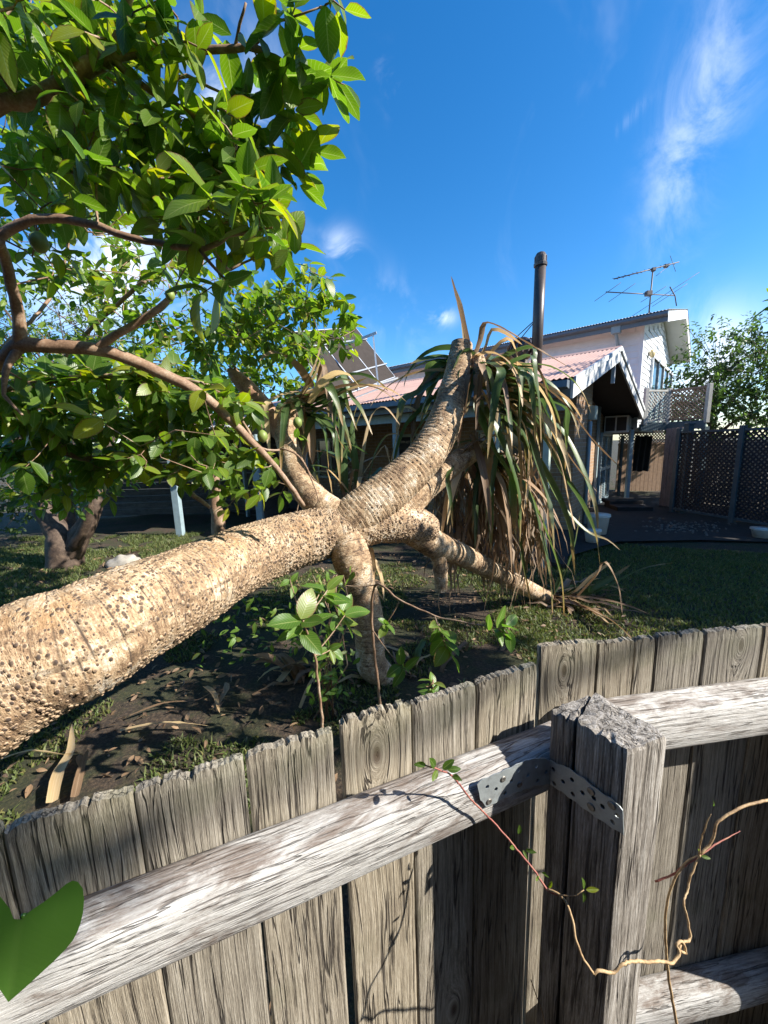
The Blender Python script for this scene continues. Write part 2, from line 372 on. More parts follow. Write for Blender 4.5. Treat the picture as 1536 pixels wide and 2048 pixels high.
def pand_bark():
    m, t, b, o = mat('pandanus_bark')
    uv = N(t, 'ShaderNodeUVMap').outputs[0]; c = N(t, 'ShaderNodeTexCoord').outputs['Object']
    s = N(t, 'ShaderNodeSeparateXYZ', inp={0: uv}); u = s.outputs[0]
    w = NOISE(t, c, 6.0, 4, 0.6)
    uu = MATH(t, 'ADD', u, MATH(t, 'MULTIPLY', w, 0.05))
    rv = N(t, 'ShaderNodeCombineXYZ', inp={0: MATH(t, 'MULTIPLY', uu, 34.0)}).outputs[0]
    rings = NOISE(t, rv, 1.0, 3, 0.6)
    gr = N(t, 'ShaderNodeAttribute', attribute_name='tint').outputs['Fac']
    patch = NOISE(t, c, 5.5, 7, 0.68, 0.4); fine = NOISE(t, c, 95, 4, 0.7); grain = NOISE(t, c, 30, 5, 0.7)
    fb = NOISE(t, N(t, 'ShaderNodeCombineXYZ', inp={0: MATH(t, 'MULTIPLY', uu, 150.0), 1: MATH(t, 'MULTIPLY', s.outputs[1], 26.0)}).outputs[0], 1.0, 4, 0.65)
    tone = MATH(t, 'ADD', MATH(t, 'ADD', MATH(t, 'MULTIPLY', patch, 0.44), MATH(t, 'MULTIPLY', fb, 0.22)), MATH(t, 'ADD', MATH(t, 'MULTIPLY', fine, 0.14), MATH(t, 'MULTIPLY', grain, 0.2)))
    col = RAMP(t, tone, [(0.40, (0.07, 0.045, 0.03)), (0.465, (0.29, 0.185, 0.105)), (0.52, (0.48, 0.345, 0.21)), (0.59, (0.70, 0.61, 0.49))])
    col = MIX(t, STEP(t, rings, 0.34, 0.44, 0.55, 0.0), col, (0.12, 0.08, 0.055))
    col = MIX(t, MATH(t, 'MULTIPLY', MATH(t, 'MULTIPLY', STEP(t, gr, 0.45, 0.95), 0.95), STEP(t, NOISE(t, c, 16, 4, 0.6), 0.24, 0.44)), col, (0.055, 0.038, 0.028))
    col = MIX(t, MATH(t, 'MULTIPLY', STEP(t, NOISE(t, c, 3.1, 5, 0.6), 0.54, 0.68), 0.45), col, (0.46, 0.27, 0.12))
    col = MIX(t, MATH(t, 'MULTIPLY', STEP(t, NOISE(t, c, 7.0, 8, 0.75, 0.5), 0.58, 0.7), 0.6), col, (0.085, 0.068, 0.055))
    vo = N(t, 'ShaderNodeTexVoronoi', inp={'Vector': c, 'Scale': 85.0, 'Randomness': 1.0})
    dots = STEP(t, vo.outputs['Distance'], 0.14, 0.3, 1.0, 0.0)
    dots = MATH(t, 'MULTIPLY', dots, STEP(t, NOISE(t, c, 14, 3), 0.40, 0.52))
    col = MIX(t, MATH(t, 'MULTIPLY', dots, 0.85), col, (0.07, 0.048, 0.035))
    t.links.new(col, b.inputs['Base Color']); b.inputs['Roughness'].default_value = 0.85
    h = MATH(t, 'ADD', MATH(t, 'MULTIPLY', fine, 0.5), MATH(t, 'ADD', MATH(t, 'MULTIPLY', rings, 0.6), MATH(t, 'ADD', MATH(t, 'MULTIPLY', grain, 0.7), MATH(t, 'MULTIPLY', fb, 0.8))))
    BUMP(t, h, 1.0, 0.009, b)
    return m
M_BARK = pand_bark()
def stud_mat():
    m, t, b, o = mat('bark_stud'); at = N(t, 'ShaderNodeAttribute', attribute_name='tint').outputs['Fac']
    n = NOISE(t, N(t, 'ShaderNodeTexCoord').outputs['Object'], 60, 3)
    k = MATH(t, 'ADD', at, MATH(t, 'MULTIPLY', MATH(t, 'SUBTRACT', n, 0.5), 0.5))
    t.links.new(RAMP(t, k, [(0.15, (0.42, 0.30, 0.185)), (0.45, (0.40, 0.29, 0.19)), (0.68, (0.13, 0.085, 0.055)), (0.95, (0.06, 0.042, 0.032))]), b.inputs['Base Color']); b.inputs['Roughness'].default_value = 0.8
    return m
M_STUD = stud_mat()
def twig_bark(name, cols, scale=30):
    m, t, b, o = mat(name); c = N(t, 'ShaderNodeTexCoord').outputs['Object']
    n = MATH(t, 'ADD', MATH(t, 'MULTIPLY', NOISE(t, c, scale * 0.35, 6, 0.65, 0.5), 0.65), MATH(t, 'MULTIPLY', NOISE(t, c, scale * 4, 3), 0.35))
    t.links.new(RAMP(t, n, [(0.34, cols[0]), (0.5, cols[1]), (0.66, cols[2])]), b.inputs['Base Color']); b.inputs['Roughness'].default_value = 0.7
    BUMP(t, n, 0.5, 0.004, b)
    return m
M_GBARK = twig_bark('guava_bark', [(0.13, 0.075, 0.045), (0.26, 0.16, 0.10), (0.42, 0.33, 0.24)])
M_STUB = twig_bark('broken_limb_bark', [(0.10, 0.045, 0.028), (0.30, 0.16, 0.095), (0.50, 0.34, 0.22)], 40)
M_DBARK = twig_bark('dark_bark', [(0.03, 0.02, 0.014), (0.075, 0.05, 0.036), (0.19, 0.135, 0.095)])
M_VINE = twig_bark('vine_stem', [(0.20, 0.12, 0.06), (0.40, 0.27, 0.14), (0.55, 0.42, 0.24)], 60)
M_VRED = twig_bark('red_vine_stem', [(0.18, 0.05, 0.04), (0.30, 0.10, 0.08), (0.38, 0.2, 0.12)], 60)
M_FRUIT = plain('guava_fruit', (0.20, 0.26, 0.06), 0.5, 0.3, 30)
def ground_mat():
    m, t, b, o = mat('lawn_soil'); c = N(t, 'ShaderNodeTexCoord').outputs['Object']
    n = NOISE(t, c, 1.7, 7, 0.65); f = NOISE(t, c, 45, 5, 0.7)
    soil = RAMP(t, f, [(0.3, (0.014, 0.010, 0.007)), (0.5, (0.045, 0.031, 0.021)), (0.7, (0.12, 0.082, 0.05))])
    grass = RAMP(t, f, [(0.3, (0.010, 0.014, 0.005)), (0.5, (0.03, 0.034, 0.013)), (0.7, (0.07, 0.065, 0.025))])
    col = MIX(t, STEP(t, n, 0.42, 0.56), soil, grass)
    t.links.new(col, b.inputs['Base Color']); b.inputs['Roughness'].default_value = 0.95
    BUMP(t, f, 0.8, 0.02, b)
    return m
M_GROUND = ground_mat()
M_GRASS = leaf_mat('grass_blade', [(0.0, (0.03, 0.052, 0.010)), (0.5, (0.05, 0.08, 0.016)), (0.75, (0.10, 0.10, 0.03)), (1.0, (0.26, 0.19, 0.09))], (0.1, 0.14, 0.04), fibre=True, rough=0.55, trans=0.3)
def brick_mat():
    m, t, b, o = mat('brick_wall'); uv = N(t, 'ShaderNodeUVMap').outputs[0]
    br = N(t, 'ShaderNodeTexBrick', inp={'Vector': uv, 'Color1': (0.30, 0.175, 0.10, 1), 'Color2': (0.40, 0.26, 0.15, 1), 'Mortar': (0.42, 0.37, 0.31, 1), 'Scale': 1.0, 'Mortar Size': 0.006, 'Brick Width': 0.24, 'Row Height': 0.086, 'Bias': 0.1})
    n = NOISE(t, N(t, 'ShaderNodeTexCoord').outputs['Object'], 12, 6)
    col = MIX(t, STEP(t, n, 0.35, 0.7, 0.0, 0.35), br.outputs[0], (0.16, 0.10, 0.07))
    t.links.new(col, b.inputs['Base Color']); b.inputs['Roughness'].default_value = 0.9
    BUMP(t, MATH(t, 'SUBTRACT', n, br.outputs['Fac']), 0.6, 0.006, b)
    return m
M_BRICK = brick_mat()
M_PINKROOF = plain('faded_pink_roof_steel', (0.46, 0.29, 0.23), 0.55, 0.2, 2.5, dirt=(0.31, 0.22, 0.18))
M_GREYROOF = plain('grey_roof_steel', (0.42, 0.41, 0.40), 0.5, 0.18, 2.5, dirt=(0.3, 0.28, 0.26))
M_BARGE = plain('weathered_white_board', (0.55, 0.57, 0.58), 0.6, 0.3, 7, dirt=(0.30, 0.31, 0.32))
M_WHITE = plain('white_weatherboard_paint', (0.72, 0.74, 0.76), 0.55, 0.1, 5)
M_SOFFIT = plain('cream_soffit_paint', (0.66, 0.66, 0.62), 0.7, 0.08, 3)
M_GUTTER = plain('blue_grey_gutter_paint', (0.13, 0.16, 0.19), 0.45, 0.2, 5)
M_BLUE = plain('pale_blue_paint', (0.27, 0.36, 0.40), 0.5, 0.2, 9)
M_TEAL = plain('dark_teal_paint', (0.07, 0.11, 0.13), 0.5, 0.25, 9)
M_PALEGREEN = plain('pale_green_paint', (0.42, 0.50, 0.44), 0.5, 0.2, 9)
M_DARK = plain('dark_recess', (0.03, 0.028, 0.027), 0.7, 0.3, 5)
M_BLACKCLOTH = plain('black_cloth', (0.018, 0.018, 0.02), 0.9, 0.3, 20)
M_FLUE = plain('brown_flue_steel', (0.085, 0.068, 0.06), 0.4, 0.3, 6, metal=0.3)
M_STEEL = plain('galvanised_steel', (0.42, 0.44, 0.45), 0.45, 0.25, 40, metal=0.6, dirt=(0.26, 0.27, 0.28))
M_BRACKET = plain('galvanised_bracket_steel', (0.36, 0.40, 0.41), 0.5, 0.25, 40, metal=0.35, dirt=(0.20, 0.2, 0.2))
M_NAIL = plain('dull_nail_steel', (0.24, 0.23, 0.21), 0.45, 0.35, 80, metal=0.7, dirt=(0.14, 0.08, 0.05))
M_ANT = plain('aerial_metal', (0.10, 0.09, 0.09), 0.5, 0.3, 10, metal=0.4)
M_PANEL = plain('solar_backing', (0.05, 0.042, 0.037), 0.9, 0.2, 6)
MATS['solar_backing'].node_tree.nodes['Principled BSDF'].inputs['Specular IOR Level'].default_value = 0.1
M_ALU = plain('aluminium_frame', (0.60, 0.62, 0.63), 0.4, 0.1, 10, metal=0.5)
M_PLASTIC = plain('white_plastic', (0.62, 0.63, 0.62), 0.45, 0.12, 12, dirt=(0.4, 0.38, 0.33))
M_GRILLE = plain('dark_grille', (0.035, 0.03, 0.03), 0.6, 0.2, 20)
M_LATTICE = plain('dark_blue_lattice_paint', (0.02, 0.025, 0.036), 0.6, 0.25, 12)
M_LATWHITE = plain('weathered_white_lattice', (0.42, 0.41, 0.38), 0.7, 0.3, 12)
M_LATBROWN = plain('brown_lattice_timber', (0.30, 0.19, 0.12), 0.75, 0.3, 12)
M_PAVE = plain('dark_brick_paving', (0.03, 0.026, 0.024), 0.9, 0.5, 9, bump=0.6)
M_BLOCKER = plain('blocker_house_dark', (0.07, 0.06, 0.055), 0.9, 0.3, 6)  # dark tone keeps the added house from reflecting light
M_BOUNCECUT = plain('bounce_cut_dark', (0.028, 0.021, 0.016), 0.95, 0.5, 22, bump=0.8)  # for the dark sheet added to reduce light bounced onto the fence
M_STONE = plain('pale_garden_stone', (0.36, 0.33, 0.29), 0.9, 0.35, 14, bump=0.8)
M_GLASS, _t, _b, _o = mat('window_glass')
_b.inputs['Base Color'].default_value = (0.03, 0.035, 0.04, 1); _b.inputs['Roughness'].default_value = 0.08
_b.inputs['Specular IOR Level'].default_value = 0.6
_t.links.new(RAMP(_t, NOISE(_t, N(_t, 'ShaderNodeTexCoord').outputs['Object'], 0.9, 2), [(0.3, (0.02, 0.024, 0.028)), (0.7, (0.06, 0.065, 0.07))]), _b.inputs['Base Color'])
Z = Vector((0, 0, 1)); X = Vector((1, 0, 0)); Yv = Vector((0, 1, 0))
# ------------------------------------------------------------------ ground
def gz(x, y): return 0.05 * mnoise.noise(Vector((x * 0.5, y * 0.5, 0))) + 0.02 * mnoise.noise(Vector((x * 2.3, y * 2.3, 4)))
_gx = np.concatenate([np.linspace(-400, -14, 10), np.linspace(-13, 14, 136), np.linspace(15, 400, 10)])
_gy = np.concatenate([np.linspace(-300, -6, 8), np.linspace(-5, 18, 116), np.linspace(19, 600, 12)])
gv = [(x, y, gz(x, y) if -13 <= x <= 14 and -5 <= y <= 18 else 0.0) for y in _gy for x in _gx]
nx = len(_gx)
gf = [(j * nx + i, j * nx + i + 1, (j + 1) * nx + i + 1, (j + 1) * nx + i) for j in range(len(_gy) - 1) for i in range(nx - 1)]
tag(link('ground', mesh_np('ground', gv, gf), None, M_GROUND), kind='structure')

# ------------------------------------------------------------------ paling fence (two runs meeting at the post)
fence = thing('paling_fence', 'weathered grey timber paling fence with split post running across the foreground', 'fence', (0.45, 0.72, 0))
TOP = 1.47
def run(az, p0):
    a = radians(az); t = Vector((sin(a), cos(a), 0)); n = Vector((cos(a), -sin(a), 0)); return t, n, Vector((p0[0], p0[1], TOP))
tL, nL, pL = run(68.2, (0.043, 0.656)); tR, nR, pR = run(82.0, (0.356, 0.833))
def paling(t, n, p0, s0, s1, top, seed, thick=0.016, gap=0.0035, off=0.0, knot=None, tilt=0.0):
    """one board: jagged weathered top, uneven sides; local x across, y towards the camera, z up"""
    w = s1 - s0 - gap; nc = 36; H = top - 0.02; rows = [0, 0.35, 0.7, 0.95, 1.1, 1.2, 1.3, 1.38, 1.42, 1.44]
    rows = [r * H / 1.47 for r in rows]
    V = []; Fc = []
    def tz(x):
        return H - 0.004 * noise1(x * 40, seed) - 0.0045 * abs(noise1(x * 230, seed + 3) - 0.5) * 2 - 0.004 * (abs(x) / (w / 2)) ** 8 - (0.007 if noise1(x * 140, seed + 9) > 0.84 else 0)
    zs = rows + [None]
    for side in (0, 1):
        for z in zs:
            for i in range(nc + 1):
                x = -w / 2 + w * i / nc
                zz = tz(x) - (0.004 * noise1(x * 200, seed + 5) if side else 0) if z is None else z
                wob = 0.0016 * (noise1(zz * 9, seed + (1 if i == 0 else 2)) - 0.5) if i in (0, nc) else 0
                rd = 0.0025 if i in (0, nc) else 0.0
                cup = 0.003 * (1 - (2 * x / w) ** 2) * (hash1(seed + 2) - 0.3)
                top_in = 0.002 if z is None else 0
                V.append((x + wob, (thick - rd - top_in + cup) if side else (0 + rd + cup), zz))
    R_ = len(zs); C_ = nc + 1
    for side in (0, 1):
        b = side * R_ * C_
        for j in range(R_ - 1):
            for i in range(nc):
                q = (b + j * C_ + i, b + j * C_ + i + 1, b + (j + 1) * C_ + i + 1, b + (j + 1) * C_ + i)
                Fc.append(q if not side else q[::-1])
    b = R_ * C_
    for i in range(nc):
        a0 = (R_ - 1) * C_ + i; Fc.append((a0, a0 + 1, b + a0 + 1, b + a0))
    for j in range(R_ - 1):
        for i in (0, nc):
            a0 = j * C_ + i; q = (a0, a0 + C_, b + a0 + C_, b + a0); Fc.append(q if i == 0 else q[::-1])
    me = mesh_np('paling', V, Fc, smooth=False)
    o = link('paling', me, None, M_PAL)
    c = p0 + t * ((s0 + s1) / 2) - n * (thick + off); c.z = 0.02
    o.matrix_world = Matrix(((t.x, n.x, 0, c.x), (t.y, n.y, 0, c.y), (0, 0, 1, c.z), (0, 0, 0, 1))) @ Matrix.Rotation(tilt, 4, 'Y')
    adopt(o, fence)
    o['knot'] = 1.0 if knot else 0.0
    o['knot_x'] = float(knot[0]) if knot else 0.0; o['knot_z'] = float(knot[1]) if knot else 0.0
    return o
edgesL = [-2.12, -1.97, -1.815, -1.665, -1.51, -1.36, -1.21, -1.06, -0.905, -0.755, -0.605, -0.455, -0.301, -0.153, -0.141, 0.0, 0.148, 0.307]
for i in range(len(edgesL) - 1):
    a, b_ = edgesL[i], edgesL[i + 1]
    if b_ - a < 0.05: continue
    k = None; tp = TOP + random.uniform(-0.004, 0.004)
    if abs(a + 0.141) < 1e-3: k = (-0.004, 1.365); tp = TOP + 0.006
    if abs(a) < 1e-3: k = (0.02, 0.62)
    if abs(a + 0.455) < 1e-3: tp = TOP - 0.004
    if a > 0.14: tp = TOP + 0.004
    paling(tL, nL, pL, a, b_, tp, 10 + i, knot=k, gap=0.0025 if i % 3 else 0.005, off=random.uniform(0, 0.003))
edgesR = [0.0, 0.151, 0.252, 0.31, 0.447, 0.62, 0.772, 0.92, 1.075, 1.225, 1.38, 1.53, 1.68, 1.83, 1.985, 2.13]
for i in range(len(edgesR) - 1):
    a, b_ = edgesR[i], edgesR[i + 1]
    k = (-0.01, 1.385) if i == 0 else ((0.02, 1.40) if i == 4 else None)
    paling(tR, nR, pR, a, b_, TOP + (0.008 if i == 0 else random.uniform(-0.004, 0.003)), 40 + i, knot=k, gap=0.003, off=random.uniform(0, 0.003))
# rails: rough sawn, worn round at the upper front edge
def rail(t, n, p0, s0, s1, z0, z1, d0, d1, seed, m=M_RAIL):
    nr = 60; V = []; Fc = []; prof = [(d0, z0), (d1 - 0.004, z0), (d1, z0 + 0.006), (d1, z0 + 0.035), (d1 - 0.001, z1 - 0.03), (d1 - 0.006, z1 - 0.012), (d1 - 0.016, z1 - 0.003), (d1 - 0.035, z1), (d0 + 0.01, z1 + 0.002), (d0, z1)]
    mid = (s0 + s1) / 2; k = len(prof)
    for j in range(nr + 1):
        s = s0 + (s1 - s0) * j / nr
        for q, (d, z) in enumerate(prof):
            w = mnoise.noise(Vector((s * 9, q * 0.9, seed))) * 0.0025 + mnoise.noise(Vector((s * 40, q * 2.1, seed))) * 0.0012
            V.append((s - mid, d + (w if d > d0 + 0.001 else 0), z + w))
    for j in range(nr):
        for q in range(k): Fc.append((j * k + q, j * k + (q + 1) % k, (j + 1) * k + (q + 1) % k, (j + 1) * k + q))
    Fc.append(tuple(range(k))); Fc.append(tuple(range(nr * k, nr * k + k))[::-1])
    me = mesh_np('rail', V, Fc, smooth=False)
    bm = bmesh.new(); bm.from_mesh(me); bmesh.ops.recalc_face_normals(bm, faces=bm.faces); bm.to_mesh(me); bm.free()
    me.polygons.foreach_set('use_smooth', np.array([len(p.vertices) == 4 for p in me.polygons]))
    o = link('rail', me, None, m); c = p0 + t * mid; c.z = 0
    o.matrix_world = Matrix(((t.x, n.x, 0, c.x), (t.y, n.y, 0, c.y), (0, 0, 1, 0), (0, 0, 0, 1)))
    adopt(o, fence); o['knot'] = 0.0
    return o
rail(tL, nL, pL, -2.1, 0.345, 1.224, 1.322, 0.003, 0.07, 3.1)
rail(tR, nR, pR, 0.06, 2.1, 1.212, 1.322, 0.003, 0.07, 8.7)
rail(tL, nL, pL, -2.1, 0.345, 0.30, 0.39, 0.003, 0.07, 5.1)
rail(tR, nR, pR, 0.06, 2.1, 0.30, 0.39, 0.003, 0.07, 6.7)
# post: four uneven faces, a sliver split off at the back left corner
PT = [PZ(1103, 1414, 1.42), PZ(1189, 1382, 1.42), PZ(1337, 1471, 1.42), PZ(1256, 1502, 1.42)]   # A back-left, B back-right, C front-right, D front-left
for _p in PT: _p.z = 0
pc = (PT[0] + PT[1] + PT[2] + PT[3]) / 4
def post_piece(name, corners, top, seed, parent, chip):
    per = []; n_side = 10
    for i in range(4):
        a, b_ = corners[i], corners[(i + 1) % 4]
        for k in range(n_side): per.append(a.lerp(b_, k / n_side))
    K = len(per); zs = [0.0, 0.3, 0.6, 0.8, 0.9, 1.0, 1.08, 1.15, 1.21, 1.26, 1.30, 1.335, 1.36, 1.376, None]; V = []; Fc = []
    cc = sum(corners, Vector()) / 4
    for z in zs:
        for i, p in enumerate(per):
            d = (p - cc)
            zz = z if z is not None else top + 0.004 * (mnoise.noise(Vector((p.x * 40, p.y * 40, seed))) ) - chip * (1 if noise1(i * 0.7, seed) > 0.72 else 0)
            if z is not None: zz = z * top / 1.385
            w = mnoise.noise(Vector((p.x * 60 + seed, p.y * 60, zz * 5))) * 0.0022 + mnoise.noise(Vector((p.x * 150 + seed, p.y * 150, zz * 12))) * 0.001
            r = 1.0
            if i % n_side == 0: r = 0.955 + 0.02 * noise1(zz * 20, seed + i)
            if z is None: r *= 0.97
            q = cc + d * r + d.normalized() * w
            V.append((q.x - pc.x, q.y - pc.y, zz))
    for j in range(len(zs) - 1):
        for i in range(K): Fc.append((j * K + i, j * K + (i + 1) % K, (j + 1) * K + (i + 1) % K, (j + 1) * K + i))
    b0 = (len(zs) - 1) * K
    # top: inner ring and centre so that the end grain is uneven
    for i, p in enumerate(per):
        q = cc + (p - cc) * 0.55; V.append((q.x - pc.x, q.y - pc.y, top + 0.001 + 0.004 * mnoise.noise(Vector((q.x * 50, q.y * 50, seed + 2)))))
    b1 = b0 + K
    for i in range(K): Fc.append((b0 + i, b0 + (i + 1) % K, b1 + (i + 1) % K, b1 + i))
    Fc.append(tuple(b1 + i for i in range(K)))
    me = mesh_np(name, V, Fc, smooth=False)
    bm = bmesh.new(); bm.from_mesh(me); bmesh.ops.recalc_face_normals(bm, faces=bm.faces); bm.to_mesh(me); bm.free()
    o = link(name, me, None, M_POST); o.location = (pc.x, pc.y, 0)
    if parent.type == 'EMPTY': adopt(o, parent)
    else:
        o.parent = parent; o.location = (0, 0, 0)
    o['knot'] = 0.0
    return o
A, B, C, D = PT
sA = A.lerp(D, 0.34); sB = A.lerp(B, 0.27)
cut = A.lerp(D, 0.355); cutB = A.lerp(B, 0.315)
post = post_piece('post', [cut, B, C, D], 1.42, 2.0, fence, 0.006)
# the main piece is cut on the slant; its missing corner is the separate sliver
sl_o = post_piece('split_sliver', [A, A.lerp(B, 0.95), cut.lerp(B, 0.5) + (A - C).normalized() * 0.003, cut + (A - D).normalized() * 0.004], 1.415, 5.0, post, 0.008)
post['label'] = 'square grey hardwood post with cracked top'
# bent perforated bracket, on the rail's face and on the post's left face
nPost = (D - A).normalized().cross(Z); nPost = -nPost if nPost.dot(C - D) > 0 else nPost
railp = pL + nL * 0.0735; postp = A + nPost * 0.004 + Z * 1.3
def plate(pxs, holes, p0, n, name, parent, hr):
    u = n.cross(Z).normalized(); o3 = PP(*pxs[0], p0, n)
    to2 = lambda q: ((q - o3).dot(u), (q - o3).z)
    pts = [PP(x, y, p0, n) for x, y in pxs]
    # wavy outline
    out_ = []
    for i in range(len(pts)):
        a, b_ = pts[i], pts[(i + 1) % len(pts)]; m = max(1, int((b_ - a).length / 0.005))
        for k in range(m):
            q = a.lerp(b_, k / m); wv = 0.0011 * sin(k * 1.35 + i); out_.append(q + Z * wv)
    bm = bmesh.new(); E_ = []
    def loop(ps):
        vv = [bm.verts.new(p) for p in ps]
        for i in range(len(vv)): E_.append(bm.edges.new((vv[i], vv[(i + 1) % len(vv)])))
    loop(out_); hc = []
    for x, y in holes:
        c = PP(x, y, p0, n); hc.append(c); loop([c + u * (cos(a) * hr) + Z * (sin(a) * hr) for a in [2 * pi * k / 10 for k in range(10)]])
    bmesh.ops.triangle_fill(bm, use_beauty=True, use_dissolve=False, edges=E_, normal=n)
    r = bmesh.ops.extrude_face_region(bm, geom=list(bm.faces)); 
    for v in [g for g in r['geom'] if isinstance(g, bmesh.types.BMVert)]: v.co += n * 0.0016
    bmesh.ops.recalc_face_normals(bm, faces=bm.faces)
    me = bpy.data.meshes.new(name); bm.to_mesh(me); bm.free()
    return link(name, me, parent, M_BRACKET), hc
def crop(pts): return [(920 + x * 0.3125, 1380 + y * 0.3125) for x, y in pts]
brk, h1 = plate(crop([(108, 600), (140, 570), (300, 505), (420, 445), (510, 430), (572, 445), (568, 598), (480, 610), (330, 660), (170, 748), (128, 700)]),
                crop([(172, 615), (228, 630), (325, 578), (372, 512), (430, 540), (486, 484), (492, 575), (285, 655), (545, 520)]), railp, nL, 'bracket', fence, 0.0042)
brk['label'] = 'bent perforated galvanised strap joining rail and post'
leg2, h2 = plate(crop([(572, 447), (700, 500), (800, 570), (900, 650), (985, 700), (1044, 765), (1050, 925), (930, 850), (820, 775), (720, 700), (640, 640), (574, 600)]),
                 crop([(600, 505), (605, 595), (662, 583), (720, 572), (725, 663), (787, 655), (860, 690), (915, 742), (980, 842), (1010, 800)]), postp, nPost, 'strap_leg', brk, 0.0045)
def nail(p, n, parent, r=0.0062):
    u = n.cross(Z).normalized(); w = n.cross(u)
    mb = MB(); prof = [(r * 1.0, 0.0), (r * 1.0, 0.0012), (r * 0.72, 0.0022), (r * 0.5, 0.0016), (0.0005, 0.0013)]; seg = 12
    V = []; Fc = []
    for a, h in prof:
        for k in range(seg): V.append(p + u * (cos(2 * pi * k / seg) * a) + w * (sin(2 * pi * k / seg) * a) + n * h)
    for j in range(len(prof) - 1):
        for k in range(seg): Fc.append((j * seg + k, j * seg + (k + 1) % seg, (j + 1) * seg + (k + 1) % seg, (j + 1) * seg + k))
    return link('nail', mesh_np('nail', V, Fc), parent, M_NAIL)
for q in crop([(272, 565), (378, 600), (182, 708)]): nail(PP(*q, railp, nL) + nL * 0.0016, nL, brk)
for q in crop([(842, 645), (842, 745), (975, 735)]): nail(PP(*q, postp, nPost) + nPost * 0.0016, nPost, brk, 0.0075)

# ------------------------------------------------------------------ fallen pandanus
pand = thing('fallen_pandanus_tree', 'fallen pandanus tree with knobbly ringed tan trunk and drooping strap leaves', 'tree', (-2.9, -0.1, 0))
def ringed(name, pts, rad, parent, seg=40, step=0.009, ring=0.034, stud_d=0.028, stud_r=0.0055, depth=0.02, density=1.0, capend=True):
    p, r = spline(pts, rad, step)
    sd = random.random() * 50; us = [0.0]
    for i in range(1, len(p)): us.append(us[-1] + (p[i] - p[i - 1]).length)
    rows = [0.0]
    while rows[-1] < us[-1]: rows.append(rows[-1] + ring * random.uniform(0.6, 1.4))
    rows = np.array(rows); grv = [0.0]
    def rf(r0, u, a):
        uw = u + 0.012 * mnoise.noise(Vector((cos(a) * 1.3, sin(a) * 1.3, u * 2 + sd)))
        k = int(np.searchsorted(rows, uw)); lo = rows[max(0, k - 1)]; hi = rows[min(k, len(rows) - 1)]
        f = (uw - lo) / max(1e-4, hi - lo) if hi > lo else 0.5
        saw = (1 - min(1, abs(f - 0.5) * 2) ** 4); grv[0] = min(1, abs(f - 0.5) * 2) ** 3
        return r0 * (1 - depth + depth * saw + 0.03 * mnoise.noise(Vector((cos(a) * 1.6, sin(a) * 1.6, u * 3 + sd))) + 0.008 * mnoise.noise(Vector((cos(a) * 7, sin(a) * 7, u * 30 + sd))))
    GT = []
    def rf2(r0, u, a):
        x = rf(r0, u, a); GT.append(grv[0]); return x
    V, Fc, UV = tube_arrays(p, r, seg, rf2)
    n = len(V)
    for base, c, sgn in ((0, p[0], -1), (n - seg, p[-1], 1)):
        V.append(c); ci = len(V) - 1; UV.append((0, 0)); GT.append(0.3)
        for k in range(seg):
            f = (base + k, base + (k + 1) % seg, ci); Fc.append(f if sgn > 0 else f[::-1])
    o = link(name, mesh_np(name, V, Fc, True, UV, GT), parent, M_BARK)
    # the studs: little rounded root stubs all over the bark
    pts_, T, Xs = frames(p); SV = []; SF = []; ST = []
    total = us[-1]; area = sum(2 * pi * r[i] * (us[i] - us[i - 1]) for i in range(1, len(p)))
    cnt = int(area / (stud_d ** 2) * density)
    for _ in range(cnt):
        u = random.uniform(0.01, total - 0.01); i = int(np.searchsorted(us, u)); i = min(max(i, 1), len(p) - 1); a = random.uniform(0, 2 * pi)
        if mnoise.noise(Vector((cos(a) * 2.2, sin(a) * 2.2, u * 5 + sd))) < -0.42: continue
        y = T[i].cross(Xs[i]); nr = Xs[i] * cos(a) + y * sin(a); rr = rf(r[i], us[i], a); c = p[i] + nr * (rr - 0.001)
        t1 = T[i]; t2 = nr.cross(t1); s = stud_r * random.choice((0.4, 0.5, 0.6, 0.7, 0.85, 1.1)) ; el = random.uniform(1.0, 1.6); ang = random.uniform(0, pi); h = s * random.uniform(0.45, 1.1)
        b0 = len(SV); dk = random.random()
        lean = t1 * random.gauss(0, 0.25) * s + t2 * random.gauss(0, 0.25) * s
        for (k_r, k_h, tn) in ((1.25, 0.0, 0.15), (0.95, 0.75, 0.35 + 0.3 * dk), (0.55, 1.0, 0.55 + 0.5 * dk)):
            for q in range(6):
                aa = q * pi / 3 + ang
                SV.append(c + t1 * (cos(aa) * s * k_r) + t2 * (sin(aa) * s * k_r * el) + nr * (h * k_h) + lean * k_h); ST.append(tn)
        for j in range(2):
            for q in range(6): SF.append((b0 + j * 6 + q, b0 + j * 6 + (q + 1) % 6, b0 + (j + 1) * 6 + (q + 1) % 6, b0 + (j + 1) * 6 + q))
        SF.append(tuple(b0 + 12 + q for q in range(6)))
    if SV:
        so_ = link('root_studs', mesh_np('root_studs', SV, SF, True, None, ST), o, M_STUD); so_['kind'] = 'stuff'
    return o, p, r
tr_px = [(0, 1358, 1.40, 0.250), (150, 1288, 1.55, 0.248), (273, 1224, 1.78, 0.238), (378, 1174, 2.06, 0.230), (456, 1132, 2.42, 0.224), (538, 1098, 2.76, 0.220), (629, 1070, 3.02, 0.215), (700, 1052, 3.16, 0.205), (770, 1046, 3.26, 0.17), (835, 1052, 3.36, 0.155), (862, 1062, 3.42, 0.12)]
tp = [P(x, y, Y) for x, y, Y, r in tr_px]; trd = [r for *_, r in tr_px]
back = (tp[0] - tp[2]).normalized()
tp = [tp[0] + back * 1.75 + Vector((-0.35, 0.25, -0.62)), tp[0] + back * 0.85 + Vector((-0.08, 0.06, -0.22))] + tp; trd = [0.30, 0.265] + trd
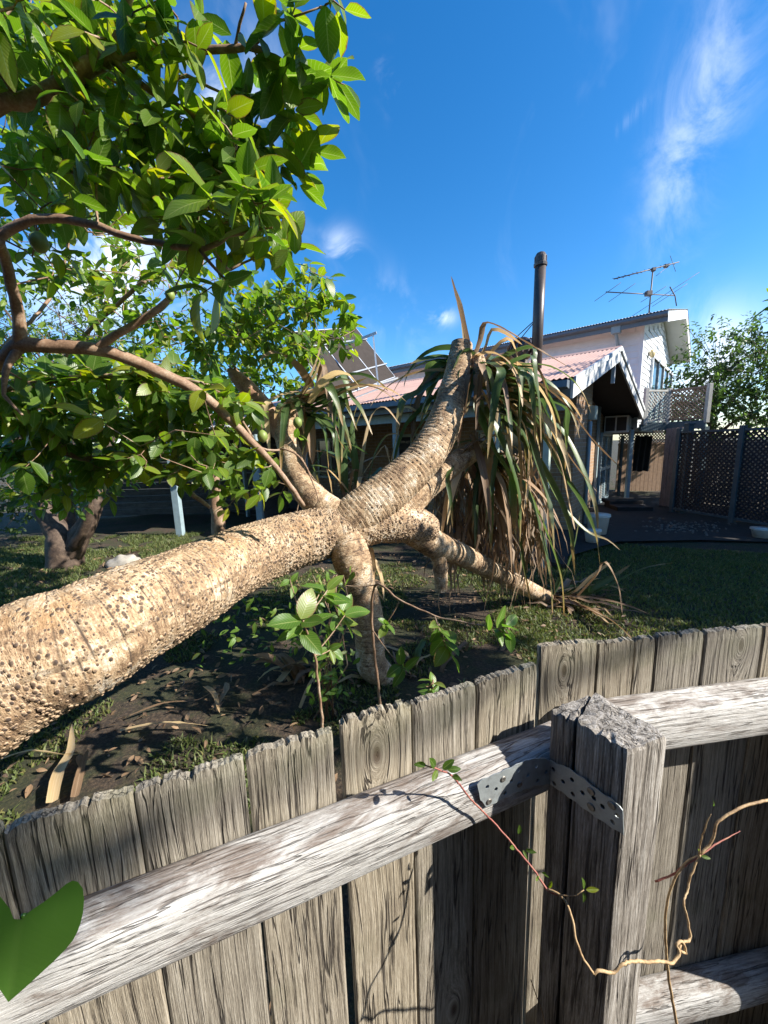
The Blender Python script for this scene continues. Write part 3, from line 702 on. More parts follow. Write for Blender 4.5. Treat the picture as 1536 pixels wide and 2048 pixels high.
trunk, tpp, tpr = ringed('trunk', tp, trd, pand, seg=64, step=0.01, ring=0.034, stud_d=0.0185, stud_r=0.0072, depth=0.026)
def limb(pxs, **kw):
    return ringed('limb', [P(x, y, Y) for x, y, Y, r in pxs], [r for *_, r in pxs], pand, **kw)
L1, L1p, _ = limb([(672, 1058, 3.10, 0.17), (730, 1018, 3.16, 0.185), (790, 972, 3.25, 0.175), (848, 916, 3.38, 0.165), (884, 856, 3.52, 0.155), (903, 795, 3.66, 0.135), (916, 738, 3.76, 0.115), (924, 688, 3.82, 0.10)], seg=44, ring=0.035, stud_d=0.03, stud_r=0.005, depth=0.05)
L2, L2p, _ = limb([(760, 1048, 3.30, 0.13), (812, 1010, 3.42, 0.135), (858, 968, 3.56, 0.12), (905, 930, 3.72, 0.11), (955, 898, 3.88, 0.095)], seg=36, ring=0.03, stud_d=0.028, stud_r=0.0045, depth=0.035)
L3, L3p, _ = limb([(820, 1050, 3.36, 0.16), (868, 1088, 3.50, 0.135), (905, 1102, 3.70, 0.12), (960, 1128, 3.96, 0.112), (1022, 1160, 4.22, 0.10), (1094, 1196, 4.46, 0.088)], seg=36, ring=0.03, stud_d=0.03, stud_r=0.0045, depth=0.03)
L4, L4p, _ = limb([(690, 1075, 3.04, 0.15), (704, 1120, 2.98, 0.155), (718, 1165, 2.95, 0.128), (736, 1230, 2.93, 0.122), (740, 1290, 2.92, 0.12), (746, 1332, 2.92, 0.125), (790, 1364, 2.96, 0.088), (838, 1388, 3.0, 0.07)], seg=36, ring=0.024, stud_d=0.03, stud_r=0.004, depth=0.06)
L5, L5p, _ = limb([(672, 1030, 3.12, 0.13), (630, 1000, 3.16, 0.125), (598, 958, 3.22, 0.108), (580, 905, 3.3, 0.095), (570, 858, 3.36, 0.095), (578, 826, 3.42, 0.085), (604, 800, 3.5, 0.06)], seg=36, ring=0.03, stud_d=0.034, stud_r=0.004, depth=0.04)
L6, L6p, _ = limb([(566, 870, 3.36, 0.08), (535, 822, 3.36, 0.075), (498, 780, 3.36, 0.072), (476, 757, 3.36, 0.06), (458, 738, 3.36, 0.022)], seg=28, ring=0.022, stud_d=0.04, stud_r=0.004, depth=0.06)
L7, L7p, _ = limb([(866, 1085, 3.5, 0.09), (880, 1130, 3.5, 0.068), (882, 1182, 3.5, 0.06)], seg=24, ring=0.022, stud_d=0.03, stud_r=0.004, depth=0.06)

L6.data.materials[0] = M_STUB
def strap(path, width, m, parent, seed=0, name='leaf', fold=0.35, wprof=None):
    """long strap leaf along a path of points, V-folded, tapering to the tip"""
    p, _ = spline(path, [0] * len(path), 0.045); n = len(p); V = []; UV = []; Fc = []
    pts_, T, Xs = frames(p); tw = random.uniform(-0.5, 0.5); a0 = random.uniform(-0.35, 0.35)
    for i in range(n):
        t = i / (n - 1); s = T[i].cross(Z)
        if s.length < 0.25: s = s + Xs[i] * 0.6
        s.normalize()
        if i: 
            if s.dot(ps) < 0: s = -s
            s = (s * 0.4 + ps * 0.6); s = (s - T[i] * s.dot(T[i])).normalized()
        ps = s
        q = Quaternion(T[i], a0 + tw * t * 2.2); sv = q @ s; nv = T[i].cross(sv)
        if nv.z < 0: nv = -nv
        w = width * (0.78 + 0.22 * min(1, t * 4)) * (1 - t ** 2.2) ** 0.8 * (1 + 0.1 * mnoise.noise(Vector((t * 5, seed, 0)))) + 0.0012
        wv = 0.008 * mnoise.noise(Vector((t * 9, seed + 5, 1)))
        for k, v in ((-1, -1.0), (0, 0.0), (1, 1.0)):
            V.append(p[i] + sv * (w / 2 * k * cos(fold)) + nv * ((abs(k) * w / 2 * sin(fold)) + wv * k)); UV.append((t, v))
    for i in range(n - 1):
        for k in (0, 1): Fc.append((i * 3 + k, i * 3 + k + 1, i * 3 + k + 4, i * 3 + k + 3))
    return link(name, mesh_np(name, V, Fc, True, UV), parent, m)
def droop_path(base, d, length, g, kink=None, steps=9):
    p = [Vector(base)]; d = Vector(d).normalized(); st = length / steps
    for i in range(steps):
        t = i / steps
        d = (d + Vector((0, 0, -1)) * g * (0.25 + 1.1 * t) / steps * 2.2).normalized()
        if kink is not None and abs(t - kink) < 0.5 / steps:
            d = (d * 0.25 + Vector((random.gauss(0, 0.25), random.gauss(0, 0.25), -1.0))).normalized()
        q = p[-1] + d * st
        if q.z < 0.04: q.z = 0.04 + random.random() * 0.05; d.z = max(d.z, -0.05)
        p.append(q)
    return p
G_, T_, B_ = M_PGREEN, M_PTAN, M_PBROWN
NLEAF = [0]
def hero(px, w, m, par):
    NLEAF[0] += 1
    return strap([P(x, y, Y) for x, y, Y in px], w * (1.45 if par is L5 else 1.15), m, par, NLEAF[0])
def hp(pts, y0, y1):
    n = len(pts); return [(x, y, y0 + (y1 - y0) * i / (n - 1)) for i, (x, y) in enumerate(pts)]
HER = [
 # crown at the tip of the upright limb
 ([(936, 690), (925, 640), (912, 590), (902, 552)], 3.8, 3.7, .05, B_), ([(930, 690), (928, 655), (921, 610), (908, 572)], 3.82, 3.75, .045, T_),
 ([(948, 720), (962, 680), (970, 648), (1000, 655), (1060, 690), (1150, 742)], 3.85, 3.5, .06, B_),
 ([(955, 730), (975, 690), (985, 662), (1010, 668), (1045, 690)], 3.9, 3.8, .09, T_), ([(965, 735), (990, 700), (1015, 680), (1030, 700), (1036, 760)], 3.9, 3.7, .09, T_),
 ([(955, 735), (968, 700), (978, 672)], 3.88, 3.9, .07, T_), ([(962, 740), (1000, 722), (1040, 735), (1070, 780), (1085, 830)], 3.9, 3.6, .085, T_),
 ([(970, 760), (1030, 765), (1090, 775), (1135, 800), (1165, 840)], 3.9, 3.4, .07, T_), ([(970, 750), (1030, 755), (1080, 770), (1130, 810), (1185, 880), (1250, 945)], 3.85, 3.3, .05, B_),
 ([(975, 770), (1040, 780), (1075, 800), (1110, 870), (1150, 930), (1195, 985)], 3.9, 3.4, .055, B_), ([(965, 775), (1010, 800), (1030, 840), (1040, 930), (1045, 1010)], 3.85, 3.6, .075, T_),
 ([(975, 790), (1020, 815), (1050, 860), (1058, 940), (1048, 1020)], 3.8, 3.5, .07, T_), ([(980, 780), (1040, 800), (1066, 840), (1080, 900), (1072, 955)], 3.9, 3.6, .08, B_),
 ([(955, 770), (972, 800), (985, 840), (990, 860)], 3.75, 3.6, .07, T_), ([(985, 800), (1050, 830), (1095, 880), (1120, 930), (1138, 1010), (1150, 1060)], 3.8, 3.4, .07, T_),
 # green leaves hanging to the right
 ([(965, 815), (985, 850), (1010, 905), (1035, 985), (1040, 1085)], 3.7, 3.4, .11, G_), ([(955, 800), (960, 840), (985, 900), (1020, 960), (1030, 1060)], 3.7, 3.45, .12, G_),
 ([(1000, 820), (1050, 860), (1075, 930), (1098, 1010), (1108, 1100)], 3.8, 3.4, .10, G_), ([(1010, 830), (1080, 870), (1120, 940), (1165, 1010), (1190, 1070), (1200, 1130)], 3.9, 3.5, .09, G_),
 ([(1000, 840), (1060, 900), (1110, 980), (1140, 1060), (1150, 1150)], 3.9, 3.6, .085, G_), ([(1005, 810), (1070, 830), (1120, 860), (1160, 930), (1190, 1010), (1196, 1060)], 3.95, 3.5, .085, G_),
 ([(980, 840), (1020, 920), (1060, 1000), (1085, 1080), (1100, 1160), (1105, 1230)], 3.9, 3.7, .09, G_), ([(990, 850), (1045, 960), (1090, 1060), (1120, 1150), (1128, 1230)], 4.0, 3.8, .09, G_),
 ([(1020, 850), (1075, 920), (1115, 1000), (1170, 1060), (1215, 1080), (1240, 1100)], 4.1, 3.7, .07, G_), ([(1000, 880), (1030, 980), (1040, 1090), (1060, 1200)], 4.0, 3.8, .08, G_),
 # dark broad leaves behind the upright limb, to the left
 ([(925, 700), (880, 700), (845, 715), (818, 745), (808, 775)], 3.95, 3.9, .12, G_), ([(920, 720), (880, 715), (845, 720), (820, 728)], 3.9, 3.85, .10, G_),
 ([(915, 745), (870, 765), (835, 788), (808, 800), (798, 835), (792, 870)], 3.9, 3.7, .11, G_), ([(910, 770), (865, 800), (830, 835), (815, 850), (795, 900), (785, 960)], 3.95, 3.7, .10, G_),
 ([(905, 790), (865, 825), (835, 860), (818, 900)], 4.0, 3.8, .09, G_), ([(920, 710), (885, 740), (850, 775), (830, 830), (825, 900)], 4.0, 3.85, .09, B_),
 ([(900, 800), (850, 830), (812, 815), (800, 850), (783, 930), (780, 1010)], 3.95, 3.75, .05, T_),
 # crown of the second limb
 ([(950, 905), (975, 880), (1005, 868), (1018, 885), (1022, 950)], 3.85, 3.65, .08, T_), ([(905, 945), (930, 900), (970, 875), (1000, 868)], 3.7, 3.7, .07, B_),
 ([(955, 895), (985, 930), (1000, 1000), (1010, 1090)], 3.9, 3.8, .08, B_), ([(950, 900), (965, 960), (970, 1040), (975, 1140)], 3.95, 3.9, .07, B_),
 # left crown
 ([(588, 815), (612, 775), (632, 730), (645, 690), (662, 655)], 3.45, 3.3, .055, T_), ([(592, 812), (615, 780), (635, 745), (642, 715)], 3.45, 3.4, .075, T_),
 ([(600, 800), (628, 790), (638, 765), (646, 730), (656, 790), (672, 860), (680, 880)], 3.45, 3.25, .04, B_),
 ([(600, 815), (640, 775), (670, 755), (690, 745)], 3.5, 3.45, .09, G_), ([(605, 820), (640, 800), (670, 790), (700, 780)], 3.5, 3.45, .09, G_),
 ([(605, 825), (650, 815), (690, 800), (712, 790)], 3.5, 3.45, .08, G_), ([(608, 830), (645, 850), (668, 870), (690, 900)], 3.5, 3.3, .08, G_),
 ([(605, 815), (660, 770), (680, 745), (700, 790), (722, 820), (745, 870)], 3.6, 3.3, .06, G_), ([(610, 820), (660, 800), (705, 770), (735, 755)], 3.6, 3.5, .05, G_),
 ([(606, 815), (606, 850), (612, 900), (604, 980)], 3.46, 3.4, .08, B_), ([(612, 815), (618, 850), (622, 880), (625, 930)], 3.46, 3.4, .075, B_),
 ([(720, 960), (730, 890), (745, 830), (770, 815), (800, 850)], 3.9, 3.6, .05, T_), ([(715, 970), (708, 900), (705, 850), (715, 810)], 3.9, 3.8, .07, G_),
 ([(690, 985), (690, 920), (710, 860), (725, 818)], 3.8, 3.7, .07, G_), ([(735, 975), (750, 910), (775, 870), (800, 870)], 3.9, 3.7, .05, G_),
 # sheath below the fork
 ([(735, 1095), (738, 1140), (752, 1180), (770, 1205)], 3.2, 3.15, .12, T_), ([(742, 1110), (760, 1150), (768, 1200)], 3.25, 3.2, .06, T_), ([(1150, 1200), (1195, 1150), (1210, 1125), (1235, 1170), (1245, 1230)], 4.3, 4.0, .06, B_),
 # crown of the limb that reached the lawn
 ([(1098, 1200), (1150, 1185), (1190, 1150), (1222, 1125)], 4.5, 4.3, .13, T_), ([(1098, 1200), (1160, 1190), (1210, 1165), (1260, 1130)], 4.5, 4.4, .10, G_),
 ([(1100, 1205), (1180, 1190), (1280, 1140), (1350, 1125)], 4.5, 4.2, .05, G_), ([(1100, 1205), (1200, 1215), (1300, 1225), (1360, 1255)], 4.5, 3.9, .06, T_),
 ([(1100, 1210), (1180, 1230), (1260, 1260), (1330, 1290)], 4.4, 3.7, .05, B_), ([(1100, 1210), (1190, 1222), (1280, 1240), (1345, 1262)], 4.45, 3.9, .05, B_),
 ([(1100, 1205), (1130, 1150), (1150, 1090), (1160, 1030)], 4.5, 4.4, .08, G_), ([(1096, 1200), (1120, 1160), (1110, 1100), (1100, 1060)], 4.5, 4.5, .09, G_),
]
for px, y0, y1, w, m in HER:
    x0, yy0 = px[0]
    par = L1 if (x0 > 890 and yy0 < 870) else L2 if (x0 > 890 and yy0 < 1000) else L3 if x0 > 1050 else L5 if x0 < 700 else L7
    hero(hp(px, y0, y1), w, m, par)
def burst(c, n, par, dirs, length, width, g, mats, wj=0.5, kinkp=0.4, spread=0.07):
    for _ in range(n):
        d = Vector(dirs(random.random())) ; b_ = c + Vector((random.gauss(0, spread), random.gauss(0, spread), random.gauss(0, spread)))
        NLEAF[0] += 1
        L = random.uniform(*length)
        strap(droop_path(b_, d, L, random.uniform(*g), random.choice((0.3, 0.45, 0.6)) if random.random() < kinkp else None), random.uniform(*width), random.choices(mats[0], mats[1])[0], par, NLEAF[0])
def rd(zlo, zhi, a0=0, a1=360):
    def f(_):
        a = radians(random.uniform(a0, a1)); z = random.uniform(zlo, zhi); return (sin(a), cos(a), z)
    return f
c1 = P(965, 745, 3.88)
burst(c1, 46, L1, rd(-0.3, 0.6, 20, 200), (0.7, 1.3), (0.055, 0.10), (0.8, 1.5), ([G_, T_, B_], [7, 2, 2]), kinkp=0.6)
burst(c1, 16, L1, rd(-0.2, 0.5, 200, 380), (0.6, 1.1), (0.06, 0.11), (0.7, 1.2), ([G_, T_, B_], [5, 1, 2]), kinkp=0.6)
burst(P(945, 735, 3.92), 12, L1, rd(-0.5, 0.35, 215, 330), (0.6, 1.0), (0.09, 0.14), (0.8, 1.3), ([G_], [1]), kinkp=0.6)
burst(P(985, 790, 3.9), 16, L1, rd(-0.6, 0.3, 40, 190), (0.8, 1.35), (0.07, 0.115), (1.0, 1.6), ([G_, T_], [6, 1]), kinkp=0.5)
burst(P(965, 900, 3.95), 40, L2, rd(-1.6, 0.25), (0.7, 1.3), (0.05, 0.10), (0.9, 1.5), ([G_, T_, B_], [3, 2, 5]), spread=0.1)
burst(P(1108, 1200, 4.5), 26, L3, rd(-0.15, 0.55, 0, 180), (0.6, 1.2), (0.035, 0.08), (0.3, 0.7), ([G_, T_, B_], [3, 2, 5]))
burst(P(612, 812, 3.5), 28, L5, rd(-0.3, 0.9, 0, 200), (0.5, 0.95), (0.06, 0.11), (0.5, 1.0), ([G_, T_, B_], [6, 2, 2]))
burst(P(715, 965, 3.95), 30, L5, rd(-0.1, 1.6), (0.5, 0.95), (0.03, 0.07), (0.5, 1.0), ([G_, T_, B_], [6, 2, 3]), spread=0.13)
burst(P(835, 1385, 3.02), 8, L4, rd(-0.1, 0.4), (0.5, 0.9), (0.04, 0.07), (0.3, 0.6), ([G_, T_, B_], [1, 2, 4]))
for q in ((452, 728), (448, 742), (462, 722), (470, 730), (440, 735)):
    NLEAF[0] += 1; strap([P(474, 756, 3.36), P((474 + q[0]) / 2, (752 + q[1]) / 2, 3.34), P(*q, 3.33)], .05, M_PBROWN, L6, NLEAF[0], 'splinter')
# the skirt of dead leaves hanging below the crowns: too tangled to tell apart
sv, sf, suv, stt = [], [], [], []
for _ in range(420):
    b_ = P(random.uniform(870, 1090), random.uniform(900, 1080), random.uniform(3.9, 4.6)); L = random.uniform(0.5, 1.0); w = random.uniform(0.015, 0.045)
    path = droop_path(b_, (random.gauss(0, 0.4), random.gauss(0, 0.4), -1), L, 0.6, None, 6); k0 = len(sv); tn = random.random()
    s = Vector((random.gauss(0, 1), random.gauss(0, 1), 0)).normalized()
    for i, q in enumerate(path):
        ww = w * (1 - (i / 6) ** 2) + 0.001; q = q + Vector((random.gauss(0, .012), random.gauss(0, .012), 0))
        for k in (-1, 1): sv.append(q + s * ww * k / 2); suv.append((i / 6, k)); stt.append(tn)
    for i in range(6): sf.append((k0 + 2 * i, k0 + 2 * i + 1, k0 + 2 * i + 3, k0 + 2 * i + 2))
sk = link('dead_leaf_skirt', mesh_np('dead_leaf_skirt', sv, sf, True, suv, stt), pand, M_PBROWN); sk['kind'] = 'stuff'
# growing tip / old flower head tucked beside the upright limb
mb = MB(); V = []; Fc = []
c0, c9 = P(952, 715, 3.84), P(962, 770, 3.72)
ringed('flower_stalk', [c0, c0.lerp(c9, 0.5), c9], [0.075, 0.085, 0.05], pand, seg=24, step=0.008, ring=0.012, stud_d=0.016, stud_r=0.006, depth=0.08)
M_PAVEST = plain('dull_gravel_stone', (0.16, 0.14, 0.12), 0.9, 0.4, 14)
# ------------------------------------------------------------------ the cottage with the faded pink roof
def axes(az):
    a = radians(az); g = Vector((sin(a), cos(a), 0)); e = Vector((cos(a), -sin(a), 0)); return g, e, -e
g1, e1, b1 = axes(40.0)
W0 = Vector((3.89, 7.90, 0))
cott = thing('brick_cottage', 'low brick cottage with faded pink corrugated roof and weathered white gable boards', 'house', W0)
BG = W0 + e1 * 0.6                       # plane of the gable boards
def uz(q, base, g): d = q - base; return d.dot(g), q.z
uA, zA = uz(PP(1237, 697, BG, e1), BG, g1); uLft, zLb = uz(PP(1140, 797, BG, e1), BG, g1); uRt, zRb = uz(PP(1289, 851, BG, e1), BG, g1)
BD = 0.25
zL, zR = zLb + BD, zRb + BD
LEN = 15.0
def quad(name, pts, m, par, thick=0.02, off=None):
    mb = MB(); n = (pts[1] - pts[0]).cross(pts[2] - pts[0]).normalized(); mb.prism(pts, (off if off else n * thick)); return mb.build(name, m, par)
def corrugated(name, p_top, p_bot, along, length, m, par, pitch=0.076, amp=0.010, lap=None):
    """sheet from a ridge line to an eave line, waves running down the slope"""
    nrm = along.cross(p_bot - p_top).normalized()
    if nrm.z < 0: nrm = -nrm
    k = int(length / pitch) * 6; V = []; Fc = []
    for i in range(k + 1):
        s = i / 6 * pitch; o = nrm * (amp * sin(i / 6 * 2 * pi))
        V.append(p_top + along * s + o); V.append(p_bot + along * s + o)
    for i in range(k): Fc.append((2 * i, 2 * i + 1, 2 * i + 3, 2 * i + 2))
    return link(name, mesh_np(name, V, Fc), par, m)
def pt(base, g, u, z): q = base + g * u; return Vector((q.x, q.y, z))
ap, lf, rt = pt(BG, g1, uA, zA), pt(BG, g1, uLft, zL), pt(BG, g1, uRt, zR)
up = Z * 0.018
roof = corrugated('roof', ap + up + e1 * 0.04, lf + up + e1 * 0.04 - g1 * 0.05, b1, LEN, M_PINKROOF, cott)
corrugated('roof', ap + up + e1 * 0.04, rt + up + e1 * 0.04 + g1 * 0.05, b1, LEN, M_PINKROOF, cott)
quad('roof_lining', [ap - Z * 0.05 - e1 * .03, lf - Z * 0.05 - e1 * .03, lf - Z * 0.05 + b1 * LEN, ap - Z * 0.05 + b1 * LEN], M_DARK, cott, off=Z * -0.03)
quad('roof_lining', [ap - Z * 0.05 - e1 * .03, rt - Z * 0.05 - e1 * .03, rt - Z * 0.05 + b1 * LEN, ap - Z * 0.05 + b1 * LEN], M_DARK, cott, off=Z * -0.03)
rp = MB(); rp.prism([ap + up + Z * 0.03 + e1 * 0.05, ap + up + Z * 0.008 - g1 * 0.13 - Z * 0.035 + e1 * 0.05, ap + up - g1 * 0.13 - Z * 0.045 + e1 * 0.05, ap + up - Z * .002 + e1 * .05, ap + up + g1 * 0.13 - Z * 0.045 + e1 * .05, ap + up + g1 * 0.13 - Z * 0.03 + e1 * .05], b1 * LEN)
rp.build('ridge_cap', M_PINKROOF, cott)
for a_, b_ in ((ap, lf), (ap, rt)):
    mb = MB(); mb.prism([a_, b_, b_ - Z * BD, a_ - Z * BD], e1 * 0.035); mb.build('barge_board', M_BARGE, cott)
    mb = MB(); mb.prism([a_ + Z * .035, b_ + Z * .035, b_ - Z * 0.045, a_ - Z * 0.045], e1 * 0.03); o = mb.build('barge_capping', M_BARGE, cott); o.location = e1 * 0.036
mb = MB(); mb.box(ap - Z * 0.42 - e1 * 0.06, g1, e1, Z, 0.035, 0.03, 0.22); mb.build('king_post', M_BARGE, cott)
# gutter and fascia along the left eave
mb = MB(); q = lf - g1 * 0.06 - Z * 0.02
mb.prism([q, q - g1 * 0.11, q - g1 * 0.12 - Z * 0.09, q - Z * 0.11], b1 * LEN); mb.build('gutter', M_GUTTER, cott)
mb = MB(); mb.prism([lf, lf + g1 * 0.03, lf + g1 * 0.03 - Z * 0.22, lf - Z * 0.22], b1 * LEN); mb.build('fascia', M_GUTTER, cott)
def wall_uv(name, pts, m, par, u_ax, thick):
    """flat wall polygon with metric UVs"""
    o = quad(name, pts, m, par, off=thick); me = o.data; L = me.uv_layers.new(name='UVMap')
    for lp in me.loops:
        c = me.vertices[lp.vertex_index].co; L.data[lp.index].uv = (c.dot(u_ax), c.z)
    return o
slopeL = (zA - zL) / (uA - uLft); slopeR = (zA - zR) / (uRt - uA)
rz = lambda u: (zA - slopeL * (uA - u)) if u < uA else (zA - slopeR * (u - uA))
wall_uv('gable_wall', [pt(W0, g1, 0, 0), pt(W0, g1, 1.35, 0), pt(W0, g1, 1.35, rz(1.35) - .1), pt(W0, g1, min(uA, 1.3), rz(min(uA, 1.3)) - .1), pt(W0, g1, 0, rz(0) - .1)], M_BRICK, cott, g1, b1 * 0.2)
W1 = W0 + b1 * 0.35
wall_uv('recessed_wall', [pt(W1, g1, 1.35, 0), pt(W1, g1, 6.2, 0), pt(W1, g1, 6.2, rz(6.2) - .1), pt(W1, g1, 1.35, rz(1.35) - .1)], M_BRICK, cott, g1, b1 * 0.2)
wall_uv('front_wall', [W0 + b1 * 0.21, W0 + b1 * LEN, W0 + b1 * LEN + Z * 2.95, W0 + b1 * 0.21 + Z * 2.95], M_BRICK, cott, b1, g1 * 0.2)
for k, s in enumerate((0.9, 3.4, 6.6, 9.8)):
    c = W0 + b1 * (s + 0.6) + Z * 1.6 - g1 * 0.03
    fr = MB()
    for (dx, dz, hx, hz) in ((-.6, 0, .035, .62), (.6, 0, .035, .62), (0, .6, .6, .035), (0, -.6, .6, .035), (0, 0, .025, .6)): fr.box(c + b1 * dx + Z * dz, b1, g1, Z, hx, .04, hz)
    w_ = fr.build('window', M_PALEGREEN, cott); mb = MB(); mb.box(c + g1 * .01, b1, g1, Z, .58, .012, .58); mb.build('pane', M_GLASS, w_)
for s in (0.35, 1.15, 3.2, 6.0, 8.8, 11.6):
    q = lf + b1 * s + g1 * 0.25; mb = MB(); mb.box(Vector((q.x, q.y, 1.24)), b1, g1, Z, .045, .045, 1.24); mb.build('verandah_post', M_PALEGREEN if s < 2 else M_BLUE, cott, bevel=0.004)
mb = MB(); q = lf + g1 * 0.25 - Z * 0.3; mb.bar(q + b1 * 0.1, q + b1 * LEN, 0.07, 0.16); mb.build('verandah_beam', M_BLUE, cott)
mb = MB(); q0 = lf + g1 * 0.3; mb.prism([Vector((q0.x, q0.y, 0.03)) , Vector((W0.x, W0.y, 0.03)), Vector((W0.x, W0.y, 0.03)) + b1 * LEN, Vector((q0.x, q0.y, 0.03)) + b1 * LEN], Z * 0.06); mb.build('verandah_floor', M_PAVE, cott)
# downpipe on the gable wall, meter box, louvred door
q = PP(1181, 840, W0 + e1 * 0.05, e1); mb = MB(); mb.tube([Vector((q.x, q.y, 0.05)), Vector((q.x, q.y, 2.35))], 0.04, 10); mb.build('downpipe', M_BLUE, cott, True)
q = PP(1186, 826, W0 + e1 * 0.07, e1); mb = MB(); mb.box(q, g1, e1, Z, .11, .07, .15); mb.build('meter_box', M_PALEGREEN, cott, bevel=.01)
D0 = PP(1193, 1027, W1 + e1 * 0.06, e1); D1 = PP(1224, 1027, W1 + e1 * 0.06, e1); ztop = PP(1200, 868, W1 + e1 * 0.06, e1).z
D0.z = 0.04; dl = min(1.5, (D1 - D0).length); dr = MB()
for s in (0.04, dl * 0.5, dl - 0.04): dr.box(D0 + g1 * s + Z * (ztop / 2), g1, e1, Z, .045, .03, ztop / 2)
for z in (0.06, ztop - .05, ztop * .5): dr.box(D0 + g1 * (dl / 2) + Z * z, g1, e1, Z, dl / 2, .028, .05)
door = dr.build('louvre_door', M_BLUE, cott)
lm = MB(); lm.box(Vector((0, 0, 0)), g1, (e1 + Z * -0.8).normalized(), (Z + e1 * 0.8).normalized(), dl / 4 - .04, .004, .026); lme = lm.mesh('louvre'); lme.materials.append(M_BLUE)
for col_ in (0.25, 0.75):
    z = 0.14
    while z < ztop - 0.1:
        if abs(z - ztop * .5) > .06:
            o = bpy.data.objects.new('louvre', lme); COL.objects.link(o); o.location = D0 + g1 * (dl * col_) + Z * z; o.parent = door
        z += 0.052
q = PP(1202, 780, W1 + e1 * 0.05, e1); mb = MB(); mb.box(Vector((q.x, q.y, 1.5)), g1, e1, Z, .05, .03, 1.45); mb.build('door_post', M_BLUE, cott)
# flue with cowl and stays, turbine vent
nRoof = (lf - ap).cross(b1).normalized()
def roofpt(px, py): return PP(px, py, ap, nRoof)
fb = roofpt(1072, 742); ft = Vector((fb.x, fb.y, P(1081, 530, fb.y).z)); fd = ft - fb
lean = P(1081, 530, fb.y) - ft
fl = MB(); fl.tube([fb - Z * 0.2, fb.lerp(ft, 0.5) + lean * .5, ft + lean], [0.092, 0.092, 0.092], 18); flue = fl.build('flue', M_FLUE, roof, True)
cw = MB(); tpf = ft + lean
cw.tube([tpf - Z * 0.02, tpf + Z * 0.02, tpf + Z * 0.03, tpf + Z * 0.13, tpf + Z * 0.18, tpf + Z * 0.2], [0.108, 0.112, 0.1, 0.098, 0.07, 0.03], 16)
for k in range(8):
    a = k * pi / 4; cw.box(tpf + Vector((cos(a) * .098, sin(a) * .098, .08)), Vector((cos(a), sin(a), 0)), Vector((-sin(a), cos(a), 0)), Z, .006, .012, .04)
cw.build('cowl', M_FLUE, roof, False)
st = MB(); m_ = fb.lerp(ft, 0.52) + lean * .52
for px, py in ((1022, 684), (1031, 690)): st.tube([m_, P(px, py, fb.y + 0.35)], 0.008, 6)
st.build('flue_stay', M_FLUE, roof, True)
vb = roofpt(1042, 745); vt = P(1042, 722, vb.y); mb = MB(); mb.tube([vb - Z * .1, vt], 0.14, 16); vent = mb.build('turbine_vent', M_FLUE, roof, True)
mb = MB()
for k in range(14):
    a = 2 * pi * k / 14
    pts = [vt + Vector((cos(a + t * .7) * .25 * sin(pi * (0.12 + 0.8 * t)), sin(a + t * .7) * .25 * sin(pi * (0.12 + 0.8 * t)), 0.40 * t)) for t in (0, .2, .4, .6, .8, 1)]
    tn = Vector((-sin(a), cos(a), 0)) * 0.035
    n0 = len(mb.v); mb.v += [tuple(p - tn) for p in pts] + [tuple(p + tn) for p in pts]; mb.f += [(n0 + i, n0 + i + 1, n0 + 7 + i, n0 + 6 + i) for i in range(5)]
mb.build('turbine_vane', M_FLUE, roof, True)
# solar array standing on the slope
sol = thing('solar_panel_array', 'tilted solar panel array on a pale metal frame above the pink roof', 'solar panel', roofpt(757, 778))
sa, sb = roofpt(790, 757) + Z * .05, P(711, 655, roofpt(790, 757).y + 0.1)
sdir = (roofpt(672, 800) - roofpt(790, 757)); slen = sdir.length; sdir.normalize()
for k in range(3):
    o0 = sdir * (k * slen / 3 + 0.01); o1 = sdir * ((k + 1) * slen / 3 - 0.01); nn = sdir.cross(sb - sa).normalized()
    mb = MB(); mb.prism([sa + o0, sb + o0, sb + o1, sa + o1], nn * 0.012); pn = mb.build('panel', M_PANEL, sol)
    fr = MB(); up_ = (sb - sa).normalized()
    for (x, y) in ((sa + o0, sb + o0), (sa + o1, sb + o1), (sa + o0, sa + o1), (sb + o0, sb + o1)): fr.bar(x, y, 0.022, 0.03, nn)
    fr.build('frame', M_ALU, pn)
for f_ in (0.25, 0.75): mb = MB(); a_ = sa.lerp(sb, f_) - nn * 0.04; mb.bar(a_ - sdir * 0.05, a_ + sdir * slen, 0.04, 0.04, nn); mb.build('cross_rail', M_STEEL, sol)
lg = roofpt(757, 776); lt = P(746, 668, lg.y)
mb = MB(); mb.bar(lg, lt, .045, .045); mb.build('leg', M_ALU, sol)
mb = MB(); mb.bar(lt - (P(690, 690, lg.y + .3) - lt) * 0.12, P(690, 690, lg.y + .3), .05, .06); mb.build('brace', M_STEEL, sol)
mb = MB(); mb.bar(roofpt(640, 806) + Z * .03, roofpt(795, 758) + Z * .03, .06, .05); mb.build('base_rail', M_STEEL, sol)
mb = MB(); mb.bar(roofpt(655, 822) + Z * .03, roofpt(770, 776) + Z * .03, .06, .05); mb.build('base_rail', M_STEEL, sol)

